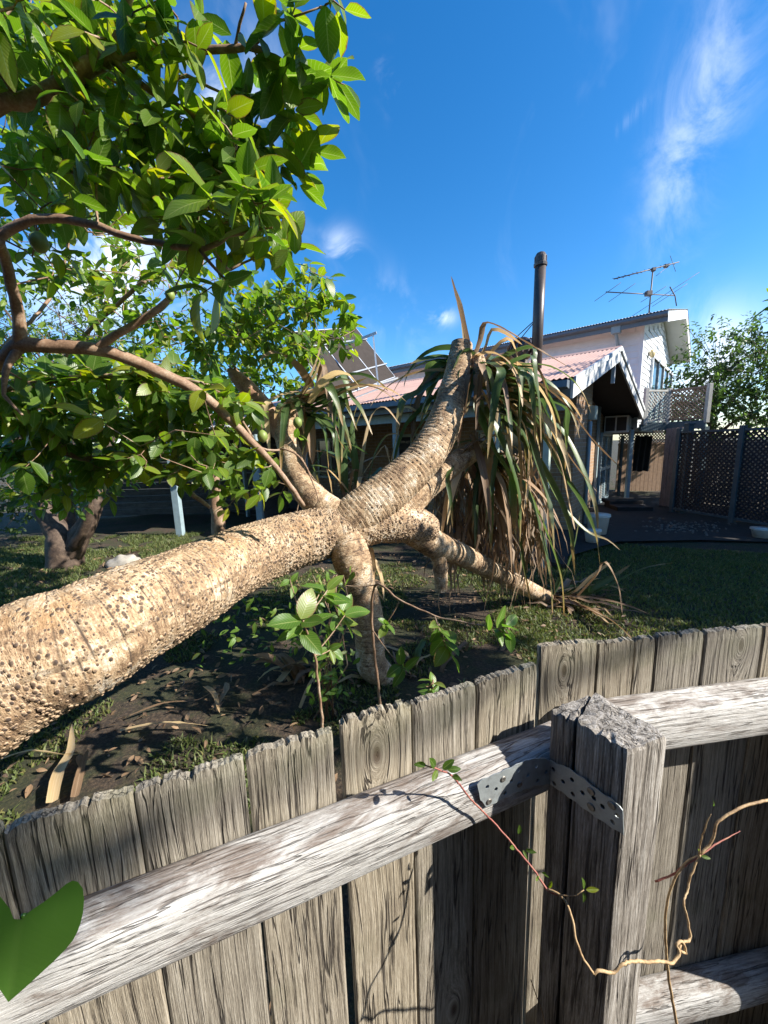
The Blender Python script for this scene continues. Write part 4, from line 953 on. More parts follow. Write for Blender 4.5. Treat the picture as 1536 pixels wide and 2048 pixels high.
# air conditioner hung on the gable wall
aq = PP(1213, 850, W1 + e1 * 0.05, e1)
ac = thing('air_conditioner', 'white boxy window air conditioner with dark grille under the gable eave', 'air conditioner', aq)
acw, ach, acd = 0.34, 0.24, 0.30
mb = MB(); mb.box(aq + e1 * acd, g1, e1, Z, acw, acd, ach); mb.build('casing', M_PLASTIC, ac, bevel=0.012)
for s_ in (-1, 1):
    for j in (-1, 1):
        mb = MB(); c = aq + e1 * (acd + j * 0.14) - g1 * (acw * -s_ + 0.004 * -s_)
        mb.box(c, e1, g1, Z, .12, .006, .19); mb.build('grille', M_GRILLE, ac)
mb = MB(); mb.box(aq + e1 * (2 * acd + .004), g1, e1, Z, acw * .8, .006, ach * .7); mb.build('front_panel', M_PLASTIC, ac)

# ------------------------------------------------------------------ the two-storey house
g2, e2, b2 = axes(42.0)
U0 = P(1285, 652, 11.5); zE = U0.z; U0.z = 0
two = thing('weatherboard_house', 'two storey white weatherboard house with grey corrugated roof behind the cottage', 'house', U0)
UB = U0 + e2 * 0.6
uP, zP = uz(PP(1327, 648, U0, e2), U0, g2); uQ, zQ = uz(PP(1340, 724, U0, e2), U0, g2)
zP += 0.05
LEN2 = 17.0
sl_l = (zP - zE) / uP; sl_r = (zP - zQ) / (uQ - uP)
rT = 0.26
el, er = (-0.5, zE - 0.5 * sl_l + rT), (uQ + 0.3, zQ - 0.3 * sl_r + rT)
apo, lfo, rto = pt(UB, g2, uP, zP + rT), pt(UB, g2, *el), pt(UB, g2, *er)
corrugated('roof', apo + up + e2 * .05, lfo + up + e2 * .05 - g2 * .06, b2, LEN2, M_GREYROOF, two)
corrugated('roof', apo + up + e2 * .05, rto + up + e2 * .05 + g2 * .06, b2, LEN2, M_GREYROOF, two)
for a_, b_, nm in ((apo, lfo, 'barge_board'), (apo, rto, 'barge_board')):
    mb = MB(); mb.prism([a_ - Z * .01, b_ - Z * .01, b_ - Z * .27, a_ - Z * .27], e2 * 0.035); mb.build(nm, M_WHITE if nm and b_ is lfo else M_SOFFIT, two)
    mb = MB(); mb.prism([a_ - Z * .22 - e2 * .005, b_ - Z * .22 - e2 * .005, b_ - Z * .22 + b2 * LEN2, a_ - Z * .22 + b2 * LEN2], Z * 0.015); mb.build('soffit', M_SOFFIT, two)
mb = MB(); mb.prism([rto + g2 * .04, rto + g2 * .09, rto + g2 * .09 - Z * .2, rto + g2 * .04 - Z * .2], b2 * LEN2); mb.build('gutter', M_GUTTER, two)
mb = MB(); mb.prism([lfo + e2 * .04, lfo - g2 * .02 + e2 * .04, lfo - g2 * .02 - Z * .26 + e2 * .04, lfo - Z * .26 + e2 * .04], b2 * LEN2); mb.build('fascia', M_GUTTER, two)
mb = MB(); q = lfo - g2 * .022 + e2 * .04 - Z * .03; mb.prism([q, q - g2 * .12, q - g2 * .13 - Z * .07, q - g2 * .05 - Z * .11, q - Z * .11], b2 * LEN2); mb.build('gutter', M_GUTTER, two)
mb = MB(); mb.prism([pt(U0, g2, 0, 2.25), pt(U0, g2, uQ, 2.25), pt(U0, g2, uQ, zQ + .02), pt(U0, g2, uP, zP + .02), pt(U0, g2, 0, zE + .02)], b2 * 0.15); mb.build('gable_wall', M_WHITE, two)
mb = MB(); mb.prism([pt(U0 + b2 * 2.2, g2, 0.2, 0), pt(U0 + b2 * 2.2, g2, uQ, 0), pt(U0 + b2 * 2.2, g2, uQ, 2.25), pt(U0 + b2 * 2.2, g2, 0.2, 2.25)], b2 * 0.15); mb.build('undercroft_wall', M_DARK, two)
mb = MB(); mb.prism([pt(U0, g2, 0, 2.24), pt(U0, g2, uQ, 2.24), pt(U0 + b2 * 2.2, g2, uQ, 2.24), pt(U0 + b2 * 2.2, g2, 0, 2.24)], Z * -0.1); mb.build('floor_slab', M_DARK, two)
mb = MB(); mb.prism([U0 + b2 * .16 + Z * 2.25, U0 + b2 * LEN2 + Z * 2.25, U0 + b2 * LEN2 + Z * zE, U0 + b2 * .16 + Z * zE], g2 * .15); mb.build('side_wall', M_WHITE, two)
bh = 0.178; z = 2.26
while z < zP:
    zt = min(z + bh, zP)
    # gable boards follow the rake
    ul = 0.02 if zt <= zE else (zt - zE) / sl_l; ur = uQ - .02 if zt <= zQ else uQ - (zt - zQ) / sl_r
    if ur - ul > 0.3 and z > 2.2:
        mb = MB(); a_, b_ = pt(U0, g2, ul, z), pt(U0, g2, ur, z)
        mb.add([a_ + e2 * .028, b_ + e2 * .028, b_ + e2 * .004 + Z * bh, a_ + e2 * .004 + Z * bh, a_ + e2 * .002, b_ + e2 * .002], [(0, 1, 2, 3), (0, 4, 5, 1)]); mb.build('weatherboard', M_WHITE, two)
    if zt <= zE + .01:
        mb = MB(); a_, b_ = U0 + Z * z, U0 + b2 * (LEN2 - .1) + Z * z; n_ = -g2
        mb.add([a_ + n_ * .028, b_ + n_ * .028, b_ + n_ * .004 + Z * bh, a_ + n_ * .004 + Z * bh, a_ + n_ * .002, b_ + n_ * .002], [(0, 1, 2, 3), (0, 4, 5, 1)]); mb.build('weatherboard', M_WHITE, two)
    z += bh
mb = MB(); mb.box(U0 + Z * (zE / 2 + 1.1) + (e2 - g2) * .02, g2, e2, Z, .045, .045, zE / 2 - 1.1); mb.build('corner_board', M_WHITE, two)
q = U0 + b2 * 0.55 - g2 * 0.09; mb = MB(); mb.tube([q - g2 * .36 + Z * (zE - .02), q - g2 * .34 + Z * (zE - .2), q + Z * (zE - .45), q + Z * (zE - .7), q + Z * 2.3], .045, 10); dp = mb.build('downpipe', M_BLUE, two, True)
mb = MB(); mb.box(q - g2 * .36 + Z * (zE - .05), g2, e2, Z, .09, .12, .13); mb.build('rainwater_head', M_BLUE, two, bevel=.015)
wa, wb = PP(1305, 712, U0 + e2 * .04, e2), PP(1338, 800, U0 + e2 * .04, e2); wl = (wb - wa).dot(g2); zh = wa.z; zl = 2.45
fr = MB()
for k in range(5): fr.box(pt(U0 + e2 * .05, g2, (wa - U0).dot(g2) + wl * k / 4, (zh + zl) / 2), g2, e2, Z, .045, .04, (zh - zl) / 2)
for z in (zh, zl): fr.box(pt(U0 + e2 * .055, g2, (wa - U0).dot(g2) + wl / 2, z), g2, e2, Z, wl / 2 + .05, .045, .05)
win = fr.build('window', M_WHITE, two)
for k in range(4):
    mb = MB(); mb.box(pt(U0 + e2 * .04, g2, (wa - U0).dot(g2) + wl * (k + .5) / 4, (zh + zl) / 2), g2, e2, Z, wl / 8 - .03, .01, (zh - zl) / 2 - .03); mb.build('pane', M_GLASS, win)
# wall lamp
q = PP(1299, 708, U0 + e2 * .05, e2); wlm = thing('wall_lamp', 'small cream dome lamp on the lit weatherboard wall', 'lamp', q)
mb = MB(); mb.tube([q - e2 * .03, q + e2 * .02], .06, 14); mb.build('base', M_PLASTIC, wlm, True)
M_LAMP = plain('cream_lamp_glass', (0.62, 0.50, 0.26), 0.35, 0.15, 20)
mb = MB(); mb.tube([q + e2 * .02 + Z * .0, q + e2 * .03, q + e2 * .09, q + e2 * .13, q + e2 * .15], [.06, .12, .115, .08, .02], 16); mb.build('shade', M_LAMP, wlm, True)

# television aerial on the grey roof
ab = P(1297, 634, 12.6)
ant = thing('television_aerial', 'rooftop television aerial with two booms on the grey corrugated roof', 'aerial', ab)
AY = 12.6; at_ = P(1306, 538, AY)
mb = MB(); mb.tube([ab - Z * .25, at_], .02, 8); mb.build('mast', M_ANT, ant, True)
mb = MB()
for q in ((1289, 640), (1303, 632)): mb.tube([P(1299, 620, AY), P(q[0], q[1] + 4, AY + .25)], .008, 6)
mb.build('stay', M_ANT, ant, True)
fdir = ray(1300, 560); fdir.z = 0; fdir.normalize()
def boom(a, b_, ya, yb, els):
    pa, pb = P(*a, ya), P(*b_, yb); mb = MB(); mb.tube([pa, pb], .016, 8); bo = mb.build('boom', M_ANT, ant, True); d = (pb - pa).normalized()
    for f, L, v in els:
        c = pa.lerp(pb, f); mb = MB(); mb.tube([c - v * L / 2, c + v * L / 2], .007, 6); mb.build('element', M_ANT, bo, True)
    return bo
perp = Vector((0.55, -0.62, -0.05)).normalized()
boom((1228, 558), (1358, 524), AY - .5, AY + .5, [(f, .22, Vector((.35, -.8, -.45)).normalized()) for f in (.02, .1, .19, .31, .37, .49, .56, .66, .74, .8, .88)] + [(.9, .55, Vector((-.2, 0.3, 1)).normalized())])
boom((1212, 584), (1348, 591), AY - .4, AY + .4, [(.02, .75, Vector((.72, -.5, .48)).normalized()), (.22, .75, Vector((.72, -.5, .48)).normalized()), (.68, .7, Vector((.74, -.5, .45)).normalized()), (.85, 1.9, Vector((.76, -.4, .5)).normalized()), (.93, 1.0, Vector((.76, -.4, .5)).normalized())])
mb = MB(); mb.tube([P(1340, 574, AY), P(1350, 592, AY + .3), P(1353, 612, AY + .3)], .016, 8); mb.tube([P(1312, 552, AY), P(1332, 536, AY + .2)], .007, 6); mb.build('reflector_arm', M_ANT, ant, True)
mb = MB(); mb.wbox(P(1297, 587, AY), .09, .07, .07); mb.wbox(P(1307, 539, AY), .06, .05, .05); mb.wbox(P(1332, 532, AY + .3), .06, .05, .05); mb.build('junction_box', M_ANT, ant, bevel=.015)

# ------------------------------------------------------------------ lattice things
def lattice(parent, o, u, w, h, sp, sw, m, n):
    """criss-cross slats clipped to a w x h rectangle"""
    c = 0
    for sg in (1, -1):
        k = -h
        while k < w:
            # line x = k + s (sg=1) or mirrored
            s0 = max(0, -k); s1 = min(h, w - k)
            if s1 - s0 > 0.04:
                a_, b_ = (k + s0, s0), (k + s1, s1)
                if sg < 0: a_, b_ = (w - a_[0], a_[1]), (w - b_[0], b_[1])
                mb = MB(); pa = o + u * a_[0] + Z * a_[1] + n * (.005 * sg); pb = o + u * b_[0] + Z * b_[1] + n * (.005 * sg)
                mb.bar(pa, pb, sw, .009, n); mb.build('slat', m, parent); c += 1
            k += sp
    return c
# dark screen to the right of the path
LA, LB = Vector((7.42, 9.75, 0)), Vector((7.95, 6.9, 0)); lu = (LB - LA); lw = lu.length; lu.normalize(); ln = Vector((-lu.y, lu.x, 0))
lat = thing('lattice_screen', 'dark blue lattice garden screen in deep shade beside the path', 'screen', LA)
lattice(lat, LA + Z * .15, lu, lw, 1.9, 0.105, .034, M_LATTICE, ln)
for f in (0.0, 0.5, 1.0):
    mb = MB(); q = LA + lu * lw * f; mb.box(Vector((q.x, q.y, 1.08)), lu, ln, Z, .05, .05, 1.08); mb.build('post', M_TEAL, lat, bevel=.005)
for z in (.15, 2.07): mb = MB(); mb.bar(LA + Z * z, LB + Z * z, .07, .05); mb.build('rail', M_TEAL, lat)
# balcony
bq = P(1296, 846, 11.2); bal = thing('balcony', 'small balcony with weathered lattice railing on the two storey house', 'balcony', (bq.x, bq.y, 0))
B0, B1, B2 = P(1288, 843, 11.0), P(1334, 843, 11.2), P(1412, 846, 10.4)
bz = B0.z
for a_, b_, m in ((B0, B1, M_LATWHITE), (B1, B2, M_LATBROWN)):
    uu = (b_ - a_); uu.z = 0; ww = uu.length; uu.normalize(); nn = Vector((-uu.y, uu.x, 0))
    lattice(bal, Vector((a_.x, a_.y, bz + .03)), uu, ww, .78, .10, .03, m, nn)
    for z in (bz + .03, bz + .83): mb = MB(); mb.bar(Vector((a_.x, a_.y, z)), Vector((b_.x, b_.y, z)), .05, .05); mb.build('rail', m, bal)
for q, h in ((B0, 1.0), (B1, 1.0), (B2, 1.0)): mb = MB(); mb.wbox((q.x, q.y, bz + h / 2 - .1), .05, .05, h / 2); mb.build('post', M_LATWHITE, bal, bevel=.006)
mb = MB(); pts = [Vector((q.x, q.y, bz - .03)) for q in (B0, B1, B2)] + [Vector((B2.x + 1.2, B2.y + 1.6, bz - .03)), Vector((B1.x + .8, B1.y + 2.2, bz - .03))]
mb.prism(pts, Z * -.04); mb.build('deck', M_TEAL, bal)
mb = MB(); mb.bar(Vector((B0.x - .1, B0.y, bz - .16)), Vector((B1.x, B1.y, bz - .16)), .07, .18); mb.bar(Vector((B1.x, B1.y, bz - .16)), Vector((B2.x, B2.y, bz - .16)), .07, .18); mb.build('beam', M_TEAL, bal)
for q in (B1.lerp(B2, .4), B2): mb = MB(); mb.wbox((q.x, q.y, bz / 2 - .1), .06, .06, bz / 2 - .1); mb.build('support_post', M_TEAL, bal)
# passage at the back of the path
ps = thing('back_lattice_fence', 'brown timber fence with lattice top at the far end of the passage', 'fence', P(1285, 1000, 14.0).xy.to_3d())
F0, F1 = P(1236, 900, 14.2), P(1345, 900, 14.2); fu = (F1 - F0); fu.z = 0; fw = fu.length; fu.normalize(); fn = Vector((-fu.y, fu.x, 0)); F0.z = 0
lattice(ps, F0 + Z * 1.75, fu, fw, .55, .11, .035, M_LATBROWN, fn)
for k in range(int(fw / .15)):
    mb = MB(); mb.box(F0 + fu * (.075 + k * .15) + Z * .86, fu, fn, Z, .07, .01, .86); mb.build('paling', M_LATBROWN, ps)
mb = MB(); mb.bar(F0 + Z * 1.74, F0 + fu * fw + Z * 1.74, .05, .06); mb.build('rail', M_LATBROWN, ps)
q = P(1284, 920, 12.8); cl_ = MB(); V = []; Fc = []
for j in range(12):
    for i in range(15):
        x = (i / 14 - .5) * .55; V.append((q.x + x, q.y + .035 * sin(i * 1.3 + j * .2), 2.02 - 1.15 * j / 11 + .02 * sin(i * .9)))
for j in range(11):
    for i in range(14): Fc.append((j * 15 + i, j * 15 + i + 1, (j + 1) * 15 + i + 1, (j + 1) * 15 + i))
tag(link('hanging_cloth', mesh_np('hanging_cloth', V, Fc), None, M_BLACKCLOTH), 'black cloth hanging in the shaded passage beside the cottage', 'cloth')
ob = thing('clothes_line', 'thin line and posts holding the black cloth in the passage', 'clothes line', (q.x, q.y, 0))
mb = MB(); mb.tube([q + Vector((-.7, 0, 2.04 - q.z)), q + Vector((.8, 0, 2.04 - q.z))], .006, 6); mb.build('line', M_STEEL, ob)
for s_ in (-.7, .8): mb = MB(); mb.wbox((q.x + s_, q.y, 1.02), .035, .035, 1.02); mb.build('post', M_TEAL, ob)
q = PZ(1252, 1008, .05); pq = thing('blue_post', 'slim pale blue post standing at the passage step', 'post', (q.x, q.y, 0)); mb = MB(); mb.wbox((q.x, q.y, 1.1), .05, .05, 1.1); mb.build('shaft', M_BLUE, pq, bevel=.006); mb = MB(); mb.wbox((q.x, q.y, .04), .08, .08, .04); mb.build('foot', M_STEEL, pq, bevel=.006)
# mauve board gate
ga = thing('board_gate', 'mauve grey vertical board gate standing open beside the lattice screen', 'gate', PZ(1335, 1015, 0))
GA, GB = PZ(1318, 1014, 0), PZ(1350, 1020, 0); gu = (GB - GA); gw = gu.length; gu.normalize(); gn = Vector((-gu.y, gu.x, 0))
for k in range(3): mb = MB(); mb.box(GA + gu * (gw * (k + .5) / 3) + Z * (1.12 + .01 * k), gu, gn, Z, gw / 6 - .004, .012, 1.07); mb.build('board', M_MAUVE, ga, bevel=.003)
for z in (.35, 1.85): mb = MB(); mb.bar(GA + gn * .03 + Z * z, GB + gn * .03 + Z * z, .04, .08); mb.build('batten', M_MAUVE, ga)
q = PZ(1361, 1030, 0); tpst = thing('gate_post', 'dark teal gate post between the mauve gate and the lattice screen', 'post', q); mb = MB(); mb.wbox((q.x, q.y, 1.12), .07, .07, 1.12); mb.build('shaft', M_TEAL, tpst, bevel=.006); mb = MB(); mb.wbox((q.x, q.y, 2.26), .085, .085, .02); mb.build('cap', M_TEAL, tpst, bevel=.006)
# step
S0, S1 = PZ(1236, 1027, 0), PZ(1308, 1027, 0); stp = thing('doorstep', 'low concrete doorstep at the mouth of the passage', 'step', S0)
sd_ = (S1 - S0).normalized(); sn = Vector((-sd_.y, sd_.x, 0))
mb = MB(); mb.box((S0 + S1) / 2 + sn * .5 + Z * .08, sd_, sn, Z, (S1 - S0).length / 2, .45, .08); mb.build('tread', M_PAVE, stp, bevel=.01)
mb = MB(); mb.box((S0 + S1) / 2 + sn * .9 + Z * .2, sd_, sn, Z, (S1 - S0).length / 2, .3, .05); mb.build('tread', M_PAVE, stp, bevel=.01)
# paved path between lawn and house (a sheet with stones along its edge)
pv = [PZ(1130, 1120, .004), PZ(1235, 1088, .004), PZ(1400, 1085, .004), Vector((8.6, 6.2, .004)), Vector((9.0, 10.0, .004)), Vector((8.6, 13.8, .004)), Vector((6.9, 12.8, .004)), Vector((3.9, 8.0, .004)), Vector((2.6, 6.6, .004))]
bm = bmesh.new(); bm.faces.new([bm.verts.new((p.x, p.y, .055)) for p in pv]); bmesh.ops.recalc_face_normals(bm, faces=bm.faces); me = bpy.data.meshes.new('path'); bm.to_mesh(me); bm.free()
if me.polygons[0].normal.z < 0: me.flip_normals()
pth = tag(link('path', me, None, M_PAVE), kind='structure')
sv, sf = [], []
for k in range(130):
    a = random.random(); q = PZ(random.gauss(1365, 45), random.gauss(1054, 7), .06); r = random.uniform(.012, .032); b0 = len(sv)
    for (zz, rr) in ((0, 1), (.5, .8), (.8, .3)):
        for i in range(6): aa = i * pi / 3 + a; sv.append((q.x + cos(aa) * r * rr * random.uniform(.8, 1.2), q.y + sin(aa) * r * rr, .055 + zz * r))
    for j in range(2):
        for i in range(6): sf.append((b0 + j * 6 + i, b0 + j * 6 + (i + 1) % 6, b0 + j * 6 + 6 + (i + 1) % 6, b0 + j * 6 + 6 + i))
    sf.append(tuple(b0 + 12 + i for i in range(6)))
tag(link('gravel', mesh_np('gravel', sv, sf), None, M_PAVEST), 'pale gravel edging at the foot of the lattice', 'gravel', kind='stuff')
# white tubs by the louvred door
def tub(name, label, q, r0, r1, h, lid):
    t_ = thing(name, label, 'tub', q, 'plastic tubs and buckets by the path'); mb = MB(); q = Vector(q)
    mb.tube([q + Z * .0, q + Z * h, q + Z * (h + .015), q + Z * (h + .01), q + Z * .05], [r0, r1, r1 * 1.08, r1 * .92, r0 * .9], 20); mb.build('body', M_PLASTIC, t_, True)
    mb = MB(); mb.tube([q + Z * (h * .93), q + Z * (h * .98)], r1 * 1.09, 20); mb.build('rim', M_PLASTIC, t_, True)
    hh = MB(); hh.tube([q + Vector((r1 * 1.05, 0, h * .9)), q + Vector((r1 * .7, r1 * .5, h * .6)), q + Vector((0, r1 * 1.2, h * .45)), q + Vector((-r1 * .7, r1 * .5, h * .6)), q + Vector((-r1 * 1.05, 0, h * .9))], .006, 6); hh.build('handle', M_STEEL, t_, True)
tub('plastic_tub', 'white plastic tub standing under the blue louvred door', PZ(1194, 1066, .06), .17, .21, .38, True)
tub('plastic_bucket', 'small white bucket on the dark paving beside the lawn edge', PZ(1184, 1083, .06), .11, .14, .22, False)
tub('blue_bucket', 'pale bucket standing at the foot of the lattice at the right edge', PZ(1522, 1074, .06), .12, .16, .16, False)

# ------------------------------------------------------------------ open shed far left
vp = PZ(362, 1072, 0); sh = thing('open_shed', 'dark open timber shed with pale blue posts behind the guava tree', 'shed', (-6.5, 10.5, 0))
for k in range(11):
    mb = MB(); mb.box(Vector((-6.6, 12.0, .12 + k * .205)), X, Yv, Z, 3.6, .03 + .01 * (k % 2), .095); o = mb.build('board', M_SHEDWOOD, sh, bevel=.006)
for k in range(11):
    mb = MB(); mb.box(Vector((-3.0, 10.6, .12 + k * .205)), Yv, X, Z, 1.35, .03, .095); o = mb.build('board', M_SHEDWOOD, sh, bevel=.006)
for x, y in ((vp.x, vp.y), (-7.6, 9.6), (-10.0, 9.6), (-3.0, 9.2)):
    mb = MB(); mb.wbox((x, y, 1.15), .075, .075, 1.15); mb.build('post', M_BLUE, sh, bevel=.006)
mb = MB(); mb.bar((-10.2, 9.3, 2.36), (-3.0, 9.0, 2.36), .08, .14); mb.build('beam', M_SHEDWOOD, sh)
corrugated('roof', Vector((-2.7, 12.4, 2.75)), Vector((-2.7, 8.6, 2.45)), Vector((-1, 0, 0)), 7.8, M_GREYROOF, sh)
# boundary fence behind the lattice
bf = thing('boundary_fence', 'plain grey paling boundary fence behind the dark lattice screen', 'fence', (9.6, 8, 0))
for k in range(44):
    mb = MB(); y = 5.0 + k * .16; mb.wbox((9.6 + .004 * (k % 2), y, .9 + .01 * hash1(k)), .01, .074, .9); o = mb.build('paling', M_PAL, bf); o['knot'] = 0.0
for z in (.4, 1.4): mb = MB(); mb.bar((9.635, 4.9, z), (9.635, 12.1, z), .04, .08); mb.build('rail', M_PAL, bf)

# ------------------------------------------------------------------ unseen house added behind the camera to block sky light on the fence
nh = thing('fill_blocker_house', 'unseen dark house added behind the viewer to block sky light', 'house', (-2, -2.2, 0))
wall_uv('wall', [Vector((-9, -2.1, 0)), Vector((5.0, -2.1, 0)), Vector((5.0, -2.1, 5.6)), Vector((-9, -2.1, 5.6))], M_BLOCKER, nh, X, Vector((0, -.2, 0)))
mb = MB(); mb.prism([Vector((-9.3, -1.6, 5.55)), Vector((5.3, -1.6, 5.55)), Vector((5.3, -2.8, 6.1)), Vector((-9.3, -2.8, 6.1))], Z * .08); mb.build('roof', M_GREYROOF, nh)
mb = MB(); mb.prism([Vector((-9.3, -1.6, 5.53)), Vector((5.3, -1.6, 5.53)), Vector((5.3, -2.1, 5.53)), Vector((-9.3, -2.1, 5.53))], Z * -.03); mb.build('eave_soffit', M_DARK, nh)
wall_uv('side_wall', [Vector((-5.2, -2.08, 0)), Vector((-5.2, -.9, 0)), Vector((-5.2, -.9, 5.4)), Vector((-5.2, -2.08, 5.4))], M_BLOCKER, nh, Yv, Vector((-.2, 0, 0)))
for x in (-3.2, 0.2, 3.0):
    fr = MB()
    for (dx, dz, hx, hz) in ((-.5, 0, .04, .6), (.5, 0, .04, .6), (0, .6, .54, .04), (0, -.6, .54, .04)): fr.wbox((x + dx, -2.08, 1.6 + dz), hx, .05, hz)
    w_ = fr.build('window', M_BLUE, nh); mb = MB(); mb.wbox((x, -2.09, 1.6), .48, .012, .58); mb.build('pane', M_GLASS, w_)
tag(quad('bounce_cut_sheet', [Vector((-6, -2.0, .085)), Vector((5.5, -2.0, .085)), Vector((5.5, .62, .085)), Vector((1.2, .62, .085)), Vector((-.6, .12, .085)), Vector((-2.2, -.5, .085)), Vector((-6, -2.0, .085)) + Vector((0, .05, 0))], M_BOUNCECUT, None, off=Z * -.02), kind='structure')  # dark ground sheet, added to lower the bounce light on the fence
# ------------------------------------------------------------------ leaf tools
def leaf_template(rows, fold, curl, wave, seed, w=0.46, p=0.85):
    V, UV, Fc = [], [], []
    for i in range(rows + 1):
        t = i / rows; ww = w / 2 * max(0.02, sin(pi * min(1, t ** p * 0.985 + 0.01))) ** 0.72
        for k in (-1, -.5, 0, .5, 1) if rows > 5 else (-1, 0, 1):
            x = ww * k * cos(fold); z = abs(k) * ww * sin(fold) - curl * t * t + wave * sin(t * 9 + seed + k) * abs(k)
            V.append((x, t, z)); UV.append((t, k))
    c = 5 if rows > 5 else 3
    for i in range(rows):
        for k in range(c - 1): Fc.append((i * c + k, i * c + k + 1, (i + 1) * c + k + 1, (i + 1) * c + k))
    return np.array(V, dtype=np.float32), np.array(UV, dtype=np.float32), np.array(Fc, dtype=np.int32)
HI = [leaf_template(8, f, c, w, s) for f, c, w, s in ((.25, .16, .012, 0), (.4, .05, .02, 1), (.12, .3, .015, 2), (.5, .22, .01, 3), (.2, -.1, .02, 4), (.3, .42, .02, 5))]
LO = [leaf_template(4, f, c, 0, s) for f, c, s in ((.25, .15, 0), (.4, .05, 1), (.15, .35, 2))]
def basis(d, nrm):
    d = d.normalized(); s = d.cross(nrm)
    if s.length < 1e-3: s = d.cross(X)
    s.normalize(); n = s.cross(d); return s, d, n
class Foliage:
    def __init__(s): s.L = []
    def add(s, pos, d, nrm, size, width=1.0): s.L.append((Vector(pos), Vector(d), Vector(nrm), size, width))
    def whorl(s, c, td, n, size, droop=0.25, gapk=0.022, openness=1.0, width=1.2):
        td = td.normalized(); a0 = random.uniform(0, 2 * pi); sx = td.orthogonal().normalized(); sy = td.cross(sx)
        for k in range(n):
            a = a0 + k * 2.4 + random.gauss(0, .25); r = sx * cos(a) + sy * sin(a)
            up_ = 1.0 - k / max(1, n); d = td * (0.25 + 0.6 * up_) + r * openness + Vector((0, 0, -droop * random.uniform(.3, 1.7)))
            nr = Vector((random.gauss(0, .45), random.gauss(0, .45), .9)) + td * 0.3 + SDIR * 0.75
            s.add(c - td * (k * gapk), d, nr, size * random.uniform(.65, 1.15), width * random.uniform(.85, 1.2))
    def mesh(s, name, items, tmpl):
        groups = {}
        Vs, Us, Fs, Ts = [], [], [], []; off = 0
        for i, (p, d, nr, sz, wd) in enumerate(items):
            tv, tu, tf = tmpl[i % len(tmpl)]; sx, sy, sn = basis(d, nr)
            M = np.array([[sx.x * wd, sy.x, sn.x], [sx.y * wd, sy.y, sn.y], [sx.z * wd, sy.z, sn.z]], dtype=np.float32) * sz
            Vs.append(tv @ M.T + np.array(p, dtype=np.float32)); Us.append(tu); Fs.append(tf + off); Ts.append(np.full(len(tv), random.random(), dtype=np.float32)); off += len(tv)
        return mesh_np(name, np.concatenate(Vs), np.concatenate(Fs), True, np.concatenate(Us), np.concatenate(Ts))
    def build(s, parent, m, near=0, leaf_parent=None, name='foliage', key=None):
        items = s.L
        if near:
            items = sorted(items, key=lambda l: (l[0] - CAM).length / l[3]); objs, items = items[:near], items[near:]
            mes = []
            for i, (tv, tu, tf) in enumerate(HI):
                me = mesh_np('leaf', tv, tf, True, tu, np.zeros(len(tv))); me.materials.append(m); mes.append(me)
            for i, (p, d, nr, sz, wd) in enumerate(objs):
                sx, sy, sn = basis(d, nr); o = bpy.data.objects.new('leaf', mes[i % len(mes)]); COL.objects.link(o)
                o.matrix_world = Matrix(((sx.x * sz * wd, sy.x * sz, sn.x * sz, p.x), (sx.y * sz * wd, sy.y * sz, sn.y * sz, p.y), (sx.z * sz * wd, sy.z * sz, sn.z * sz, p.z), (0, 0, 0, 1)))
                par = leaf_parent(p) if leaf_parent else parent
                adopt(o, par)
        if items:
            o = link(name, s.mesh(name, items, LO), parent, m); o['kind'] = 'stuff'
            return o
def ucyl(a, b_, r0, r1, seg=5):
    d = (b_ - a); L = d.length
    if L < 1e-5: return [], []
    d.normalize(); x = d.orthogonal().normalized(); y = d.cross(x); V = []
    for p, r in ((a, r0), (b_, r1)):
        for k in range(seg): V.append(p + x * (cos(2 * pi * k / seg) * r) + y * (sin(2 * pi * k / seg) * r))
    return V, [(k, (k + 1) % seg, seg + (k + 1) % seg, seg + k) for k in range(seg)]

# ------------------------------------------------------------------ overhanging guava tree
gv_ = thing('guava_tree', 'large guava tree overhanging from the left with broad veined green leaves', 'tree', (-3.3, 2.6, 0))
BR = []
def br(pxs, parent=gv_, m=M_GBARK, name='branch', keep=True, seg=10):
    pts = [P(x, y, Y) if not isinstance(x, Vector) else x for x, y, Y, r in pxs]; rad = [r for *_, r in pxs]
    o = tube_obj(name, pts, rad, m, parent, 0.04, seg, wob=0.0016)
    if keep:
        sp, _ = spline(pts, rad, 0.06); BR.append((o, sp))
    return o
VV = lambda x, y, z, r: (Vector((x, y, z)), 0, 0, r)
br([VV(-3.3, 2.6, 0, .14), VV(-3.2, 2.5, .9, .11), VV(-2.9, 2.2, 1.8, .085), VV(-2.3, 1.75, 2.35, .055), (-60, 745, 1.85, .035), (10, 715, 1.85, .028), (40, 690, 1.85, .034), (110, 693, 1.87, .03), (190, 698, 1.9, .029), (250, 715, 1.95, .028), (320, 745, 2.0, .028), (385, 778, 2.05, .027), (440, 820, 2.12, .025), (500, 880, 2.2, .022), (560, 945, 2.3, .017), (608, 1012, 2.38, .013)], name='trunk', seg=14)
br([(40, 692, 1.85, .03), (38, 640, 1.82, .024), (24, 570, 1.76, .021), (8, 510, 1.7, .02), (-10, 470, 1.6, .018), (-40, 420, 1.5, .016)])
br([(190, 698, 1.9, .02), (250, 660, 1.9, .017), (318, 616, 1.9, .015), (352, 582, 1.9, .009)])
br([(40, 695, 1.85, .022), (12, 740, 1.8, .014), (10, 790, 1.78, .008), (45, 830, 1.78, .005)])
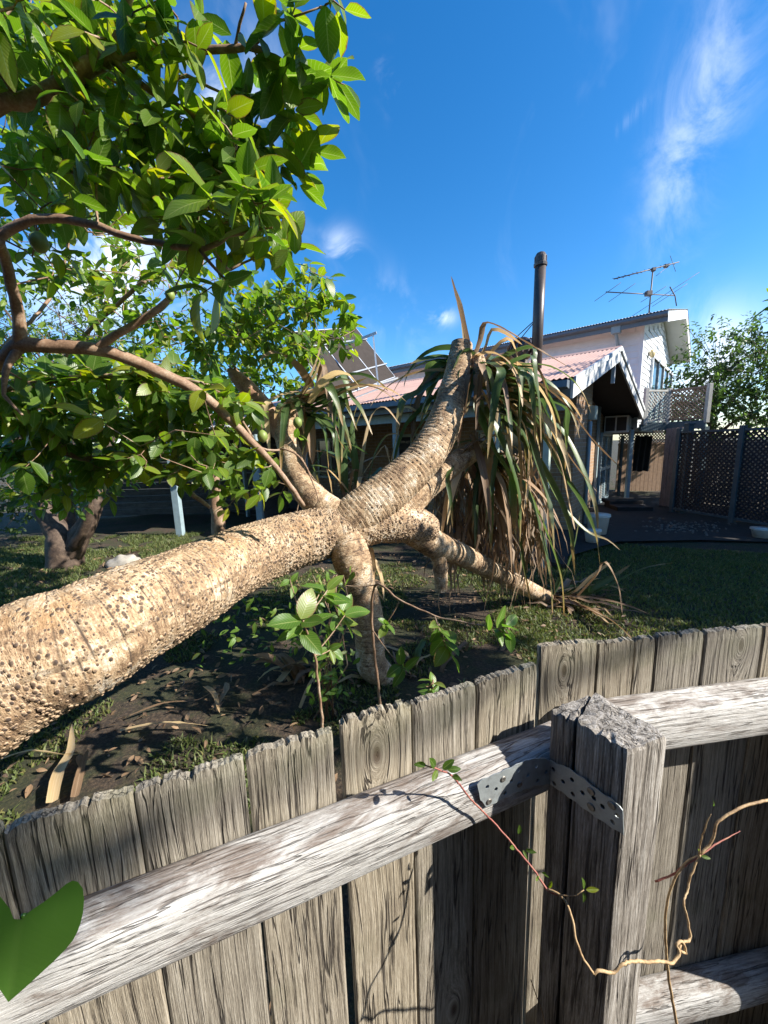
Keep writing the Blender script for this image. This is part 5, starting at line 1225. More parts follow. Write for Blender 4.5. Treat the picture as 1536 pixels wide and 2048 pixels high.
br([VV(-2.9, 2.2, 1.8, .06), VV(-2.2, 1.5, 2.6, .045), (-60, 240, 1.25, .026), (40, 205, 1.25, .02), (110, 178, 1.25, .02), (180, 132, 1.25, .021), (224, 112, 1.25, .019), (300, 100, 1.25, .0105), (400, 101, 1.25, .009), (500, 95, 1.25, .0085), (545, 112, 1.26, .0075), (600, 148, 1.28, .0055), (640, 160, 1.3, .003)])
br([(224, 115, 1.25, .012), (240, 60, 1.22, .011), (262, -10, 1.18, .009), (270, -60, 1.15, .008)])
br([(182, 130, 1.25, .011), (180, 60, 1.22, .0095), (184, -20, 1.2, .008)])
br([(184, 70, 1.22, .006), (160, 20, 1.2, .005), (140, -20, 1.2, .004)])
br([(226, 118, 1.25, .010), (262, 155, 1.27, .0095), (310, 186, 1.3, .0088), (400, 238, 1.34, .0075), (470, 276, 1.37, .006), (540, 310, 1.4, .0045), (598, 345, 1.42, .0025)])
br([(322, 190, 1.3, .006), (345, 168, 1.3, .0052), (374, 150, 1.3, .005), (420, 175, 1.3, .0038), (480, 200, 1.3, .0022)])
br([(505, 93, 1.25, .005), (530, 62, 1.24, .004), (560, 40, 1.22, .003), (640, 15, 1.2, .002)])
br([(470, 95, 1.25, .005), (480, 50, 1.22, .004), (492, 5, 1.2, .003)])
br([(510, 288, 1.38, .004), (540, 265, 1.38, .003), (590, 225, 1.38, .0015)])
br([(240, 170, 1.4, .006), (290, 230, 1.5, .005), (340, 290, 1.55, .004), (380, 340, 1.6, .003)])
br([VV(-2.2, 1.5, 2.6, .03), (-70, 500, 1.15, .017), (0, 470, 1.12, .0125), (40, 446, 1.1, .0115), (90, 437, 1.1, .0105), (160, 442, 1.1, .0098), (230, 466, 1.1, .0088), (290, 482, 1.1, .008), (350, 493, 1.1, .0075), (402, 497, 1.1, .007), (440, 482, 1.1, .006), (480, 466, 1.1, .005), (545, 455, 1.1, .0025)])
br([(400, 498, 1.1, .0055), (420, 525, 1.1, .0045), (452, 560, 1.1, .003)])
br([(392, 497, 1.1, .004), (388, 470, 1.1, .003), (396, 450, 1.1, .002)])
br([(460, 540, 1.3, .004), (520, 512, 1.35, .003), (550, 500, 1.35, .002)])
br([(-40, 790, 2.2, .018), (60, 768, 2.2, .016), (200, 752, 2.2, .015), (340, 757, 2.22, .013), (410, 768, 2.25, .012), (455, 800, 2.3, .011), (490, 850, 2.3, .0095), (520, 895, 2.32, .008), (560, 900, 2.4, .006)])
br([(560, 898, 2.35, .006), (590, 905, 2.35, .006), (615, 940, 2.35, .005), (640, 1005, 2.36, .003)])
br([(40, 870, 2.5, .016), (100, 892, 2.5, .019), (160, 915, 2.55, .02), (260, 922, 2.6, .02), (330, 950, 2.6, .019), (380, 985, 2.6, .017), (420, 1015, 2.6, .012)], m=M_GBARK)
br([(0, 700, 2.6, .012), (90, 610, 2.9, .011), (130, 520, 3.0, .009), (150, 400, 3.0, .007)])
br([(290, 560, 2.8, .014), (140, 700, 3.0, .012), (120, 760, 3.0, .012)])
fol = Foliage(); TW = MB()
def nearest(p):
    best = None
    for o, sp in BR:
        for q in sp[::2]:
            d = (q - p).length_squared
            if best is None or d < best[0]: best = (d, q, o)
    return best
bpts = np.array([list(q) for o, sp in BR for q in sp[::2]]); bown = [o for o, sp in BR for q in sp[::2]]
def near_np(p):
    d = ((bpts - np.array(p)) ** 2).sum(1); i = int(d.argmin()); return Vector(bpts[i]), bown[i], sqrt(d[i])
CL = []
def cluster(c, n, size, droop=0.3, r0=0.0028): CL.append((c, n, size, droop, r0))
def grow():
    """join every whorl to the nearest branch, twig or earlier whorl, nearest ones first"""
    nodes = [np.array(list(q)) for q in bpts]; arr = np.zeros((len(nodes) + 2 * len(CL) + 4, 3)); arr[:len(nodes)] = bpts; k = len(nodes); own = list(bown)
    D = [near_np(c[0])[2] for c in CL]
    for i in np.argsort(D):
        c, n, size, droop, r0 = CL[i]; d = ((arr[:k] - np.array(c)) ** 2).sum(1); m = int(d.argmin()); q = Vector(arr[m]); dist = sqrt(d[m])
        td = c - q
        if td.length < 0.03: td = Vector((random.gauss(0, 1), random.gauss(0, 1), .3))
        td = (td.normalized() + Vector((random.gauss(0, .3), random.gauss(0, .3), random.gauss(0.1, .3)))).normalized()
        mid = q.lerp(c, .5) + Vector((random.gauss(0, .12), random.gauss(0, .12), random.gauss(-.05, .12))) * dist
        rr = r0 * (1.0 if m >= len(nodes) else 1.35)
        for a_, b_, ra, rb in ((q, mid, rr * 1.1, rr * .85), (mid, c, rr * .85, rr * .55)):
            V, Fc = ucyl(a_, b_, ra, rb)
            if V: TW.add(V, Fc)
        arr[k] = c; arr[k + 1] = mid; k += 2; own += [own[m], own[m]]
        fol.whorl(c, td, n, size, droop)
# regions of the crown: centre, half extent (photo pixels), depth span, whorls, leaf size
REG = [(120, 90, 190, 120, 1.05, 2.0, 95, .092), (330, 60, 110, 70, 1.05, 1.6, 8, .09), (330, 300, 220, 110, 1.1, 1.6, 75, .085), (430, 410, 150, 80, 1.05, 1.5, 42, .09),
       (140, 300, 170, 150, 1.4, 3.0, 110, .09), (180, 480, 240, 100, 1.6, 3.6, 95, .09), (420, 600, 170, 90, 2.8, 4.0, 85, .10), (590, 640, 125, 75, 2.6, 3.8, 95, .09),
       (610, 585, 70, 45, 2.6, 3.6, 30, .09), (130, 640, 180, 110, 2.4, 4.2, 70, .09), (230, 800, 260, 85, 2.1, 2.8, 120, .125), (390, 850, 150, 80, 2.1, 2.7, 60, .12), (110, 890, 170, 75, 2.3, 3.0, 75, .12),
       (490, 960, 80, 60, 2.1, 2.6, 16, .105), (450, 690, 120, 50, 3.0, 3.8, 36, .10), (80, 820, 110, 60, 1.9, 2.5, 22, .125), (330, 930, 110, 40, 2.0, 2.6, 22, .10), (90, 980, 110, 50, 2.4, 3.6, 22, .10), (110, 950, 150, 60, 3.4, 5.0, 60, .12), (270, 925, 110, 45, 3.0, 4.4, 34, .12), (520, 715, 130, 75, 3.8, 5.2, 110, .12), (560, 800, 70, 50, 3.8, 4.8, 30, .11), (300, 770, 220, 90, 4.2, 6.0, 120, .13)]
for cx, cy, rx, ry, y0, y1, n, sz in REG:
    for _ in range(n):
        while True:
            a, b_ = random.uniform(-1, 1), random.uniform(-1, 1)
            if a * a + b_ * b_ < 1: break
        cluster(P(cx + a * rx, cy + b_ * ry, random.uniform(y0, y1)), random.choice((4, 5, 6, 7)), sz)
TIPS = [(655, 155, 1.3, 5), (690, 170, 1.32, 4), (640, 290, 1.4, 7), (610, 330, 1.42, 5), (585, 230, 1.38, 6), (545, 195, 1.3, 4), (500, 195, 1.3, 6), (470, 225, 1.32, 4), (440, 90, 1.25, 3), (400, 80, 1.25, 2), (530, 60, 1.22, 4), (560, 50, 1.22, 5), (600, 90, 1.2, 4), (650, 10, 1.15, 5), (690, 20, 1.15, 3), (590, 15, 1.2, 4),
        (300, 10, 1.1, 3), (330, 5, 1.1, 2), (520, 130, 1.28, 3), (560, 150, 1.28, 3), (590, 165, 1.3, 3), (495, 380, .98, 5), (540, 400, .98, 3), (420, 400, 1.0, 4), (450, 560, 1.08, 4), (400, 590, 1.08, 3), (570, 500, 1.35, 6), (590, 490, 1.4, 5), (555, 430, 1.2, 3), (620, 520, 2.4, 4), (660, 555, 2.6, 4), (690, 600, 2.9, 5), (705, 640, 3.0, 5), (715, 690, 3.1, 6), (690, 700, 3.1, 5), (700, 620, 3.0, 5), (650, 590, 2.8, 5),
        (450, 1020, 2.2, 4), (490, 980, 2.2, 5), (520, 990, 2.2, 4), (405, 780, 1.55, 3), (430, 870, 1.7, 4), (180, 830, 1.6, 4), (310, 880, 1.7, 4), (45, 940, 1.9, 4), (130, 990, 2.4, 4), (220, 1000, 2.4, 3), (560, 990, 2.35, 3), (600, 870, 2.6, 3), (250, 640, 1.9, 3), (555, 345, 1.42, 3), (500, 300, 1.36, 3), (355, 230, 1.3, 4), (420, 270, 1.34, 3)]
for x, y, Y, n in TIPS: cluster(P(x, y, Y), n, .112, 0.35, .0022)
grow()
tw = TW.build('twigs', M_GBARK, gv_, True); tw['kind'] = 'stuff'
def lp(p): return near_np(p)[1]
fol.build(gv_, M_GUAVA, near=290, leaf_parent=lp)
def fruit(c, r, par):
    mb = MB(); mb.tube([c - Z * r * 1.25, c - Z * r * 1.1, c - Z * r * .5, c, c + Z * r * .6, c + Z * r * 1.05, c + Z * r * 1.2], [.08 * r, .5 * r, .92 * r, r, .85 * r, .4 * r, .08 * r], 14); o = mb.build('fruit', M_FRUIT, par, True); o['label'] = 'pale green guava fruit'
    mb = MB(); mb.tube([c + Z * r * 1.15, c + Z * r * 2.2], .0025, 6); mb.build('stalk', M_GBARK, o, True)
g0 = BR[0][0]
for x, y, Y, r in ((78, 484, 1.15, .022), (525, 872, 2.28, .030), (595, 845, 2.4, .028), (340, 590, 1.8, .02)): fruit(P(x, y, Y), r, g0)

# ------------------------------------------------------------------ multi-stemmed guava at the back
gb = thing('guava_tree', 'dark multi-stemmed guava tree standing on the lawn behind the fallen trunk', 'tree', PZ(130, 1132, 0))
b0 = PZ(130, 1132, 0); by = b0.y
def pb(x, y, dy, r): return (P(x, y, by + dy), 0, 0, r)
BR2 = []
def br2(l, name='stem'):
    pts = [a[0] for a in l]; o = tube_obj(name, pts, [a[3] for a in l], M_DBARK, gb, .08, 10, wob=.006); BR2.append((o, pts)); return o
br2([(b0 - Z * .05, 0, 0, .30), pb(128, 1100, 0, .27), pb(120, 1070, 0, .22), pb(95, 1035, 0, .16), pb(70, 990, 0, .13), pb(50, 930, -.1, .10), pb(20, 850, -.2, .08), pb(0, 740, -.2, .06)], 'trunk')
br2([pb(140, 1110, 0, .2), pb(160, 1070, 0, .17), pb(182, 1030, 0, .14), pb(200, 970, .1, .11), pb(212, 910, .1, .085), pb(228, 830, .2, .07), pb(250, 720, .3, .05)])
br2([pb(135, 1090, .1, .12), pb(140, 1040, .2, .08), pb(138, 980, .3, .06), pb(150, 880, .5, .05), pb(140, 760, .6, .04)])
br2([pb(150, 1090, -.1, .1), pb(170, 1050, -.2, .08), pb(180, 1000, -.3, .06), pb(160, 930, -.4, .05), pb(175, 840, -.5, .04)])
br2([pb(105, 1050, .1, .09), pb(90, 1010, .3, .06), pb(100, 940, .5, .05), pb(80, 840, .6, .04)])
f2 = Foliage(); T2 = MB()
for _ in range(430):
    a = random.uniform(0, 2 * pi); r = sqrt(random.random()) * 3.0; c = Vector((b0.x + cos(a) * r * 1.1, b0.y + sin(a) * r, random.uniform(1.7, 4.6)))
    q = min((p for _, ps in BR2 for p in ps), key=lambda p: (p - c).length); 
    if random.random() < .4:
        V, Fc = ucyl(q, c, .014, .004)
        if V: T2.add(V, Fc)
    f2.whorl(c, Vector((random.gauss(0, 1), random.gauss(0, 1), .4)), random.choice((5, 6, 7)), .115, .3, .03)
T2.build('twigs', M_DBARK, gb, True)['kind'] = 'stuff'
f2.build(gb, M_GUAVA, name='crown')

# ------------------------------------------------------------------ other trees
def tree(name, label, base, h, blobs, n, size, m, trunk_r=.14, group=None, dens=6):
    t_ = thing(name, label, 'tree', base, group); base = Vector(base); f = Foliage(); tw_ = MB()
    top = base + Vector((0, 0, h * .8)); tube_obj('trunk', [base - Z * .1, base + Vector((.08, .05, h * .25)), base + Vector((-.05, .1, h * .5)), top], [trunk_r, trunk_r * .8, trunk_r * .55, trunk_r * .15], M_DBARK, t_, .15, 12, wob=.01)
    for (c, r) in blobs:
        c = Vector(c); s0 = base + Vector((0, 0, min(max(c.z - r * .6, .6), h * .75))); tube_obj('limb', [s0, s0.lerp(c, .5) + Z * .15, c], [trunk_r * .5, trunk_r * .3, trunk_r * .1], M_DBARK, t_, .15, 8, wob=.012)
        vol = sum(b[1] ** 2 for b in blobs); k = int(n * r * r / vol)
        for _ in range(k):
            d = Vector((random.gauss(0, 1), random.gauss(0, 1), random.gauss(0, 1))).normalized(); rr = r * random.random() ** .45
            rr *= 1 + .35 * mnoise.noise(d * 2.3 + c); q = c + d * rr
            if random.random() < .25:
                V, Fc = ucyl(c.lerp(q, .35), q, .010, .003)
                if V: tw_.add(V, Fc)
            f.whorl(q, (d + Vector((random.gauss(0, .5), random.gauss(0, .5), random.gauss(0, .4)))), dens, size, .3, size * .25)
    if tw_.v: tw_.build('twigs', M_DBARK, t_, True)['kind'] = 'stuff'
    f.build(t_, m, name='crown')
    return t_
tree('garden_tree', 'dense green tree rising behind the lattice screen at the right edge', (11.2, 13.2, 0), 5.4, [((10.9, 13.0, 4.1), 1.7), ((9.9, 12.4, 3.1), 1.25), ((11.9, 12.2, 3.7), 1.7), ((12.2, 12.8, 4.6), 1.3), ((11.0, 11.6, 2.6), 1.3), ((9.4, 12.0, 2.6), .8), ((12.6, 11.6, 2.6), 1.5)], 1500, .13, M_DISTANT)
tree('shade_tree', 'tall tree just outside the right edge shading the lawn and path', (12.4, 4.4, 0), 8.6, [((12.0, 4.6, 7.0), 2.1), ((10.6, 5.2, 5.4), 1.9), ((10.2, 6.6, 4.8), 1.8), ((11.8, 6.6, 6.4), 1.9), ((10.4, 3.6, 4.6), 1.8), ((12.8, 3.0, 6.0), 2.0), ((9.9, 7.8, 4.0), 1.6), ((10.4, 5.6, 3.2), 1.6), ((9.9, 3.8, 2.8), 1.4), ((9.8, 7.0, 2.6), 1.5), ((10.3, 8.8, 2.8), 1.4), ((9.2, 2.6, 3.4), 1.4), ((8.6, 2.6, 2.2), 1.2)], 3400, .20, M_DISTANT, .22, dens=7)
tree('added_shade_canopy', 'unseen low canopy added outside the right edge to shade the ground', (7.2, 1.4, 0), 4.6, [((4.9, 1.2, 3.9), .7), ((5.7, 1.3, 3.9), .8), ((6.5, 1.6, 4.1), .8), ((5.3, 1.8, 4.0), .7), ((4.4, 1.6, 3.8), .6), ((5.28, -1.13, 5.62), .17)], 430, .12, M_DISTANT, .08)  # added out of view; blobs placed to shade the ground and dapple the palings
tree('background_tree', 'fine-leaved tree far behind the guava at the left edge', (-10.5, 14.5, 0), 7.5, [((-10.8, 14.4, 5.2), 2.3), ((-8.6, 14.0, 4.6), 2.0), ((-12.4, 14.4, 6.2), 2.2), ((-12.8, 12.6, 4.0), 2.0), ((-9.6, 14.2, 6.6), 1.6), ((-7.0, 14.2, 3.9), 1.5)], 1300, .11, M_DISTANT)
tree('hedge_shrub', 'dark leafy shrub on the lawn at the far left edge', (-8.2, 7.6, 0), 2.4, [((-8.4, 7.6, 1.3), 1.1), ((-7.6, 8.2, 1.0), .9), ((-9.2, 8.0, 1.6), 1.2)], 260, .11, M_DISTANT, .06)
# the leafy tip hanging into the right edge of the sky
tb = thing('overhanging_branch', 'dark leafy branch tip hanging into the sky at the right edge', 'branch', P(1600, 560, 2.6)); f5 = Foliage()
tube_obj('stem', [P(1680, 540, 2.6), P(1600, 570, 2.6), P(1548, 605, 2.6)], [.012, .009, .004], M_DBARK, tb, .05, 8)
for q in ((1545, 610), (1555, 590), (1552, 628), (1575, 600)): f5.whorl(P(*q, 2.6), P(*q, 2.6) - P(1600, 575, 2.6), 6, .1, .3)
f5.build(tb, M_GUAVA, near=24, leaf_parent=lambda p: tb)

# ------------------------------------------------------------------ shoots and ground plants behind the fence
def shoot(name, label, stem, whorls, m=M_BRIGHT, size=.115):
    base = Vector((stem[0][0].x, stem[0][0].y, 0)); t_ = thing(name, label, 'plant', base, 'young shoots behind the fence'); f = Foliage()
    s = tube_obj('stem', [a for a, r in stem], [r for a, r in stem], M_GBARK, t_, .04, 8, wob=.002)
    for c, d, n, sz in whorls:
        q = min((a for a, r in stem), key=lambda p: (p - c).length)
        if (q - c).length > .03: tube_obj('twig', [q, q.lerp(c, .5) - Z * .01, c], [.0045, .0035, .0025], M_GBARK, s if False else t_, .03, 6)
        f.whorl(c, Vector(d), n, sz, .3, .016, 1.1)
    f.build(t_, m, near=len(f.L), leaf_parent=lambda p: s)
    return t_
def gp(x, y, Y): 
    p = P(x, y, Y); return Vector((p.x, p.y, 0))
shoot('guava_sapling', 'bright green sapling with broad leaves just below the fallen trunk', [(gp(640, 1300, 1.9), .010), (P(640, 1400, 1.85), .008), (P(628, 1310, 1.8), .007), (P(606, 1240, 1.72), .005)],
      [(P(602, 1238, 1.70), (.1, -.45, .7), 8, .155), (P(655, 1180, 1.9), (.2, -.3, .7), 7, .135), (P(690, 1230, 1.95), (.4, -.3, .3), 6, .13), (P(640, 1185, 1.9), (-.3, -.3, .6), 4, .09), (P(660, 1300, 1.9), (.2, -.5, .1), 5, .10), (P(580, 1160, 2.1), (-.3, -.2, .6), 4, .09)])
shoot('guava_sapling', 'spindly shoot with yellowing leaves arching right beneath the limbs', [(gp(760, 1180, 2.3), .010), (P(745, 1260, 2.3), .009), (P(752, 1170, 2.25), .007), (P(800, 1200, 2.1), .006), (P(870, 1232, 2.0), .005), (P(985, 1255, 1.9), .003)],
      [(P(1012, 1252, 1.86), (.9, -.2, .3), 7, .13), (P(1020, 1265, 1.86), (.5, -.5, -.3), 4, .10), (P(880, 1262, 1.95), (.1, -.5, -.2), 5, .10), (P(895, 1300, 1.95), (.1, -.4, -.6), 7, .13), (P(770, 1250, 2.1), (-.1, -.5, .1), 5, .085), (P(800, 1330, 2.0), (-.2, -.3, .4), 6, .10), (P(680, 1170, 2.3), (-.4, -.3, .4), 3, .08)])
shoot('low_seedling', 'small green seedling poking above the fence top in front of the broken limb', [(gp(865, 1380, 1.5), .005), (P(865, 1400, 1.45), .004), (P(866, 1366, 1.42), .003)], [(P(866, 1362, 1.42), (0, -.2, .8), 7, .06), (P(850, 1372, 1.42), (-.5, -.2, .4), 3, .05)])
# ivy-like ground plant climbing under the fallen trunk
cr = thing('climbing_creeper', 'small-leaved creeper in sun and shade beside the leaning lower limb', 'plant', gp(660, 1380, 2.6)); fc = Foliage(); cst = MB()
c_prev = gp(660, 1380, 2.6)
for k in range(7):
    a_ = gp(660 + random.uniform(-40, 40), 1380, 2.5); pts = [a_, P(660 + random.uniform(-40, 40), 1330, 2.5), P(665 + random.uniform(-50, 40), 1230, 2.5), P(670 + random.uniform(-60, 40), 1150, 2.55)]
    cst.tube(pts, [.006, .005, .004, .002], 6)
cst.build('stems', M_GBARK, cr, True)
for _ in range(150): fc.add(P(random.gauss(662, 26), random.uniform(1130, 1400), random.uniform(2.35, 2.75)), (random.gauss(0, 1), random.gauss(-.3, .6), random.gauss(-.5, .5)), (random.gauss(.4, .5), random.gauss(-.3, .5), 1), random.uniform(.05, .085))
for _ in range(130): fc.add(P(random.gauss(520, 60), random.uniform(1190, 1330), random.uniform(2.7, 3.4)), (random.gauss(0, 1), random.gauss(-.3, .6), random.gauss(-.4, .5)), (random.gauss(.4, .5), random.gauss(-.3, .5), 1), random.uniform(.05, .09))
fc.build(cr, M_BRIGHT, name='foliage')
# pale split trunk standing behind the fallen one
t_ = thing('slender_trunk', 'pale slender trunk rising behind the fallen trunk among guava leaves', 'tree', gp(440, 1070, 4.6))
tube_obj('stem', [gp(442, 1070, 4.6), P(440, 1080, 4.6), P(432, 1010, 4.6), P(424, 940, 4.6), P(408, 880, 4.6), P(395, 800, 4.6)], [.10, .085, .07, .06, .05, .03], M_GBARK, t_, .06, 12, wob=.004)
tube_obj('side_stem', [P(428, 980, 4.6), P(420, 930, 4.5), P(400, 880, 4.4)], [.03, .022, .015], M_GBARK, t_, .06, 8, wob=.004)
# rock
rk = PZ(250, 1128, 0); V = []; Fc = []; nr_, ns = 9, 16
for j in range(nr_ + 1):
    for i in range(ns):
        th = pi / 2 * j / nr_; a = 2 * pi * i / ns; d = Vector((cos(a) * cos(th), sin(a) * cos(th), sin(th))); r = .22 * (1 + .3 * mnoise.noise(d * 1.7) + .08 * mnoise.noise(d * 6)); V.append((rk.x + d.x * r * 1.3, rk.y + d.y * r, d.z * r * .9 - .03))
for j in range(nr_):
    for i in range(ns): Fc.append((j * ns + i, j * ns + (i + 1) % ns, (j + 1) * ns + (i + 1) % ns, (j + 1) * ns + i))
tag(link('garden_rock', mesh_np('garden_rock', V, Fc), None, M_STONE), 'pale rounded rock on the lawn just behind the fallen trunk', 'rock')

# ------------------------------------------------------------------ grass and litter
def blades(name, label, n, sampler, h0, h1, m=M_GRASS):
    p = sampler(n); n = len(p); z0 = np.array([gz(a, b_) for a, b_ in p], dtype=np.float32)
    az = rng.uniform(0, 2 * pi, n); h = rng.uniform(h0, h1, n); w = rng.uniform(.003, .006, n) * 1.4; ln = rng.uniform(.2, 1.0, n) * h
    sx, sy = np.cos(az), np.sin(az); la = rng.uniform(0, 2 * pi, n); lx, ly = np.cos(la) * ln, np.sin(la) * ln
    V = np.zeros((n, 5, 3), dtype=np.float32); UV = np.zeros((n, 5, 2), dtype=np.float32)
    for k, (t, s) in enumerate(((0, -1), (0, 1), (.55, -.8), (.55, .8), (1, 0))):
        V[:, k, 0] = p[:, 0] + sx * w * s + lx * t * t; V[:, k, 1] = p[:, 1] + sy * w * s + ly * t * t; V[:, k, 2] = z0 + h * (t - .25 * t * t); UV[:, k] = (t, s)
    base = (np.arange(n) * 5)[:, None]
    F3 = np.concatenate([base + np.array([[0, 1, 3]]), base + np.array([[0, 3, 2]]), base + np.array([[2, 3, 4]])])
    me = mesh_np(name, V.reshape(-1, 3), F3.astype(np.int32), True, UV.reshape(-1, 2), np.repeat(rng.uniform(0, 1, n), 5))
    return tag(link(name, me, None, m), label, 'grass', kind='stuff')
def samp(x0, x1, y0, y1, thr, sc=1.1):
    def f(n):
        out_ = []
        while len(out_) < n:
            x, y = random.uniform(x0, x1), random.uniform(y0, y1)
            if mnoise.noise(Vector((x * sc, y * sc, 7.3))) + .35 * mnoise.noise(Vector((x * 4, y * 4, 1.3))) > thr: out_.append((x, y))
        return np.array(out_, dtype=np.float32)
    return f
blades('grass', 'patchy worn lawn grass behind the fence under the fallen trunk', 40000, samp(-3.4, 1.8, .8, 6.6, .0), .02, .06)
def lawn(n):
    out_ = []
    while len(out_) < n:
        x, y = random.uniform(1.2, 8.4), random.uniform(1.6, 7.0)
        if y < 7.0 - max(0, (x - 4.4)) * .45: out_.append((x, y))
    return np.array(out_, dtype=np.float32)
blades('grass', 'green mown lawn between the palings and the dark path', 70000, lawn, .03, .07)
blades('grass', 'sunlit rough grass around the back guava tree', 34000, samp(-9.5, -2.5, 4.6, 9.0, -.3), .04, .11)
lf_ = Foliage()
for _ in range(2600):
    x, y = random.uniform(-3.6, 2.6), random.uniform(.7, 6.8); lf_.add((x, y, gz(x, y) + random.uniform(.012, .045)), (random.gauss(0, 1), random.gauss(0, 1), random.gauss(0, .25)), (random.gauss(0, .5), random.gauss(0, .5), 1), random.uniform(.03, .09), .9)
for _ in range(500):
    x, y = random.uniform(-8, -3), random.uniform(4.5, 8.0); lf_.add((x, y, gz(x, y) + .03), (random.gauss(0, 1), random.gauss(0, 1), random.gauss(0, .2)), (random.gauss(0, .4), random.gauss(0, .4), 1), random.uniform(.05, .11), .9)
lt_ = link('leaf_litter', lf_.mesh('leaf_litter', lf_.L, LO), None, M_PBROWN); tag(lt_, 'brown fallen leaves scattered over the ground behind the fence', 'leaf litter', kind='stuff')
# dry strap leaves and sticks lying behind the fence
GD = [([(105, 1610), (120, 1560), (142, 1505), (145, 1455)], .07, M_PTAN, 'broad dry strap leaf lying near the left fence palings'), ([(150, 1600), (165, 1545), (178, 1500)], .05, M_PBROWN, 'short brown strap leaf beside the broad dry one'),
      ([(0, 1520), (60, 1510), (130, 1512), (170, 1518)], .04, M_PTAN, 'pale dry strap leaf lying level below the trunk at the left edge'), ([(240, 1465), (330, 1455), (420, 1455)], .03, M_PTAN, 'long pale straw leaf on the ground in mid shade'),
      ([(260, 1435), (330, 1415), (400, 1400), (440, 1380)], .03, M_PBROWN, 'thin brown straw leaf slanting under the trunk'), ([(430, 1420), (455, 1395), (450, 1370)], .08, M_PBROWN, 'curled brown leaf sheath on the dappled grass'),
      ([(410, 1375), (430, 1400), (440, 1430)], .05, M_PTAN, 'twisted straw leaf near the dappled grass'), ([(560, 1370), (600, 1340), (640, 1345)], .10, M_PTAN, 'thick dry leaf base beside the creeper'), ([(600, 1420), (630, 1370), (665, 1350)], .03, M_PTAN, 'thin dry leaf leaning by the creeper')]
for px, w, m, lab in GD:
    pts = []
    for i, (x, y) in enumerate(px):
        q = PZ(x, y, .04); q.z = gz(q.x, q.y) + .05 + .03 * (i % 2); pts.append(q)
    NLEAF[0] += 1; o = strap(pts, w, m, None, NLEAF[0], 'dry_leaf'); tag(o, lab, 'dry leaf', 'dry strap leaves lying behind the fence')
hb = gp(590, 1340, 2.6); t_ = thing('pandanus_leaf_base', 'torn reddish and straw leaf bases heaped beside the creeper', 'leaf heap', PZ(610, 1350, 0))
for k in range(16):
    a = PZ(random.uniform(560, 650), random.uniform(1330, 1365), .02); d = Vector((random.gauss(0, .5), random.gauss(-.2, .4), random.uniform(.2, .9))); NLEAF[0] += 1
    strap(droop_path(a, d, random.uniform(.2, .42), .8, None, 5), random.uniform(.04, .09), random.choice((M_PTAN, M_PBROWN, M_PBROWN)), t_, NLEAF[0], 'leaf_base')

# ------------------------------------------------------------------ vine on the fence
vn = thing('fence_vine', 'thin twining vine with dry pale tendrils climbing across rail and post', 'vine', (0.5, 0.5, 0))
rp_ = pL + nL * .088
def rl(x, y): return PP(x, y, rp_, nL)
v1 = [rl(850, 1531), rl(880, 1540), rl(908, 1556), rl(945, 1602), rl(988, 1645), P(1028, 1692, .60), P(1066, 1738, .585), P(1094, 1778, .57), P(1118, 1790, .56)]
s1 = tube_obj('stem', v1, [.0012, .0014, .0016, .0016, .0017, .0018, .0018, .0019, .0019], M_VRED, vn, .006, 8, wob=.0003)
v2 = [P(1094, 1778, .57), P(1124, 1793, .555), P(1142, 1830, .54), P(1152, 1880, .52), P(1168, 1920, .51), P(1188, 1948, .50)]
tube_obj('stem', v2, [.0018, .002, .0021, .0021, .002, .002], M_VINE, vn, .006, 8, wob=.0003)
v3 = [P(1188, 1950, .50), P(1196, 1940, .502), P(1228, 1945, .505), P(1245, 1928, .51), P(1275, 1922, .52), P(1300, 1925, .535), P(1318, 1922, .545), P(1345, 1926, .555), P(1358, 1905, .565), P(1352, 1890, .57), P(1364, 1882, .575), P(1372, 1905, .575), P(1360, 1900, .57), P(1366, 1884, .58), P(1380, 1876, .59), P(1376, 1840, .60), P(1368, 1805, .61), P(1376, 1780, .625), P(1382, 1750, .635), P(1394, 1722, .645), P(1400, 1708, .65)]
tube_obj('stem', v3, [.0025] * 10 + [.0023] * 5 + [.0018] * 6, M_VINE, vn, .005, 8, wob=.0006)
v4 = [P(1400, 1708, .65), P(1418, 1690, .655), P(1430, 1665, .66), P(1432, 1648, .665), P(1452, 1632, .67), P(1490, 1612, .68), P(1560, 1596, .70), P(1640, 1590, .74)]
tube_obj('stem', v4, [.002, .0024, .0026, .0024, .0026, .0027, .0028, .003], M_VINE, vn, .008, 8, wob=.0004)
tube_obj('stem', [P(1310, 1763, .66), P(1345, 1750, .655), P(1365, 1735, .65), P(1398, 1712, .65), P(1430, 1690, .66), P(1480, 1662, .68)], [.0019, .0019, .0019, .0018, .0015, .0007], M_VRED, vn, .008, 8, wob=.0004)
tube_obj('stem', [P(1364, 2120, .62), P(1352, 2040, .625), P(1338, 1960, .63), P(1331, 1880, .635), P(1332, 1820, .64), P(1345, 1770, .645), P(1368, 1730, .65), P(1400, 1710, .65)], [.003, .003, .0028, .0026, .0024, .0022, .002, .0018], M_VINE, vn, .01, 8, wob=.0004)
tube_obj('stem', [P(1398, 1708, .65), P(1402, 1680, .65), P(1412, 1650, .645), P(1422, 1628, .645)], [.0016, .0014, .0012, .0006], M_VINE, vn, .006, 6, wob=.0006)
tube_obj('stem', [P(1118, 1790, .555), P(1135, 1792, .55), P(1152, 1790, .545), P(1168, 1780, .545)], [.0014, .0012, .001, .0007], M_VINE, vn, .006, 6, wob=.0003)
tube_obj('stem', [P(1062, 1960, .66), P(1072, 1990, .66), P(1086, 2030, .65), P(1092, 2080, .65)], [.0012, .0012, .0012, .0012], M_VINE, vn, .01, 6)
fv = Foliage()
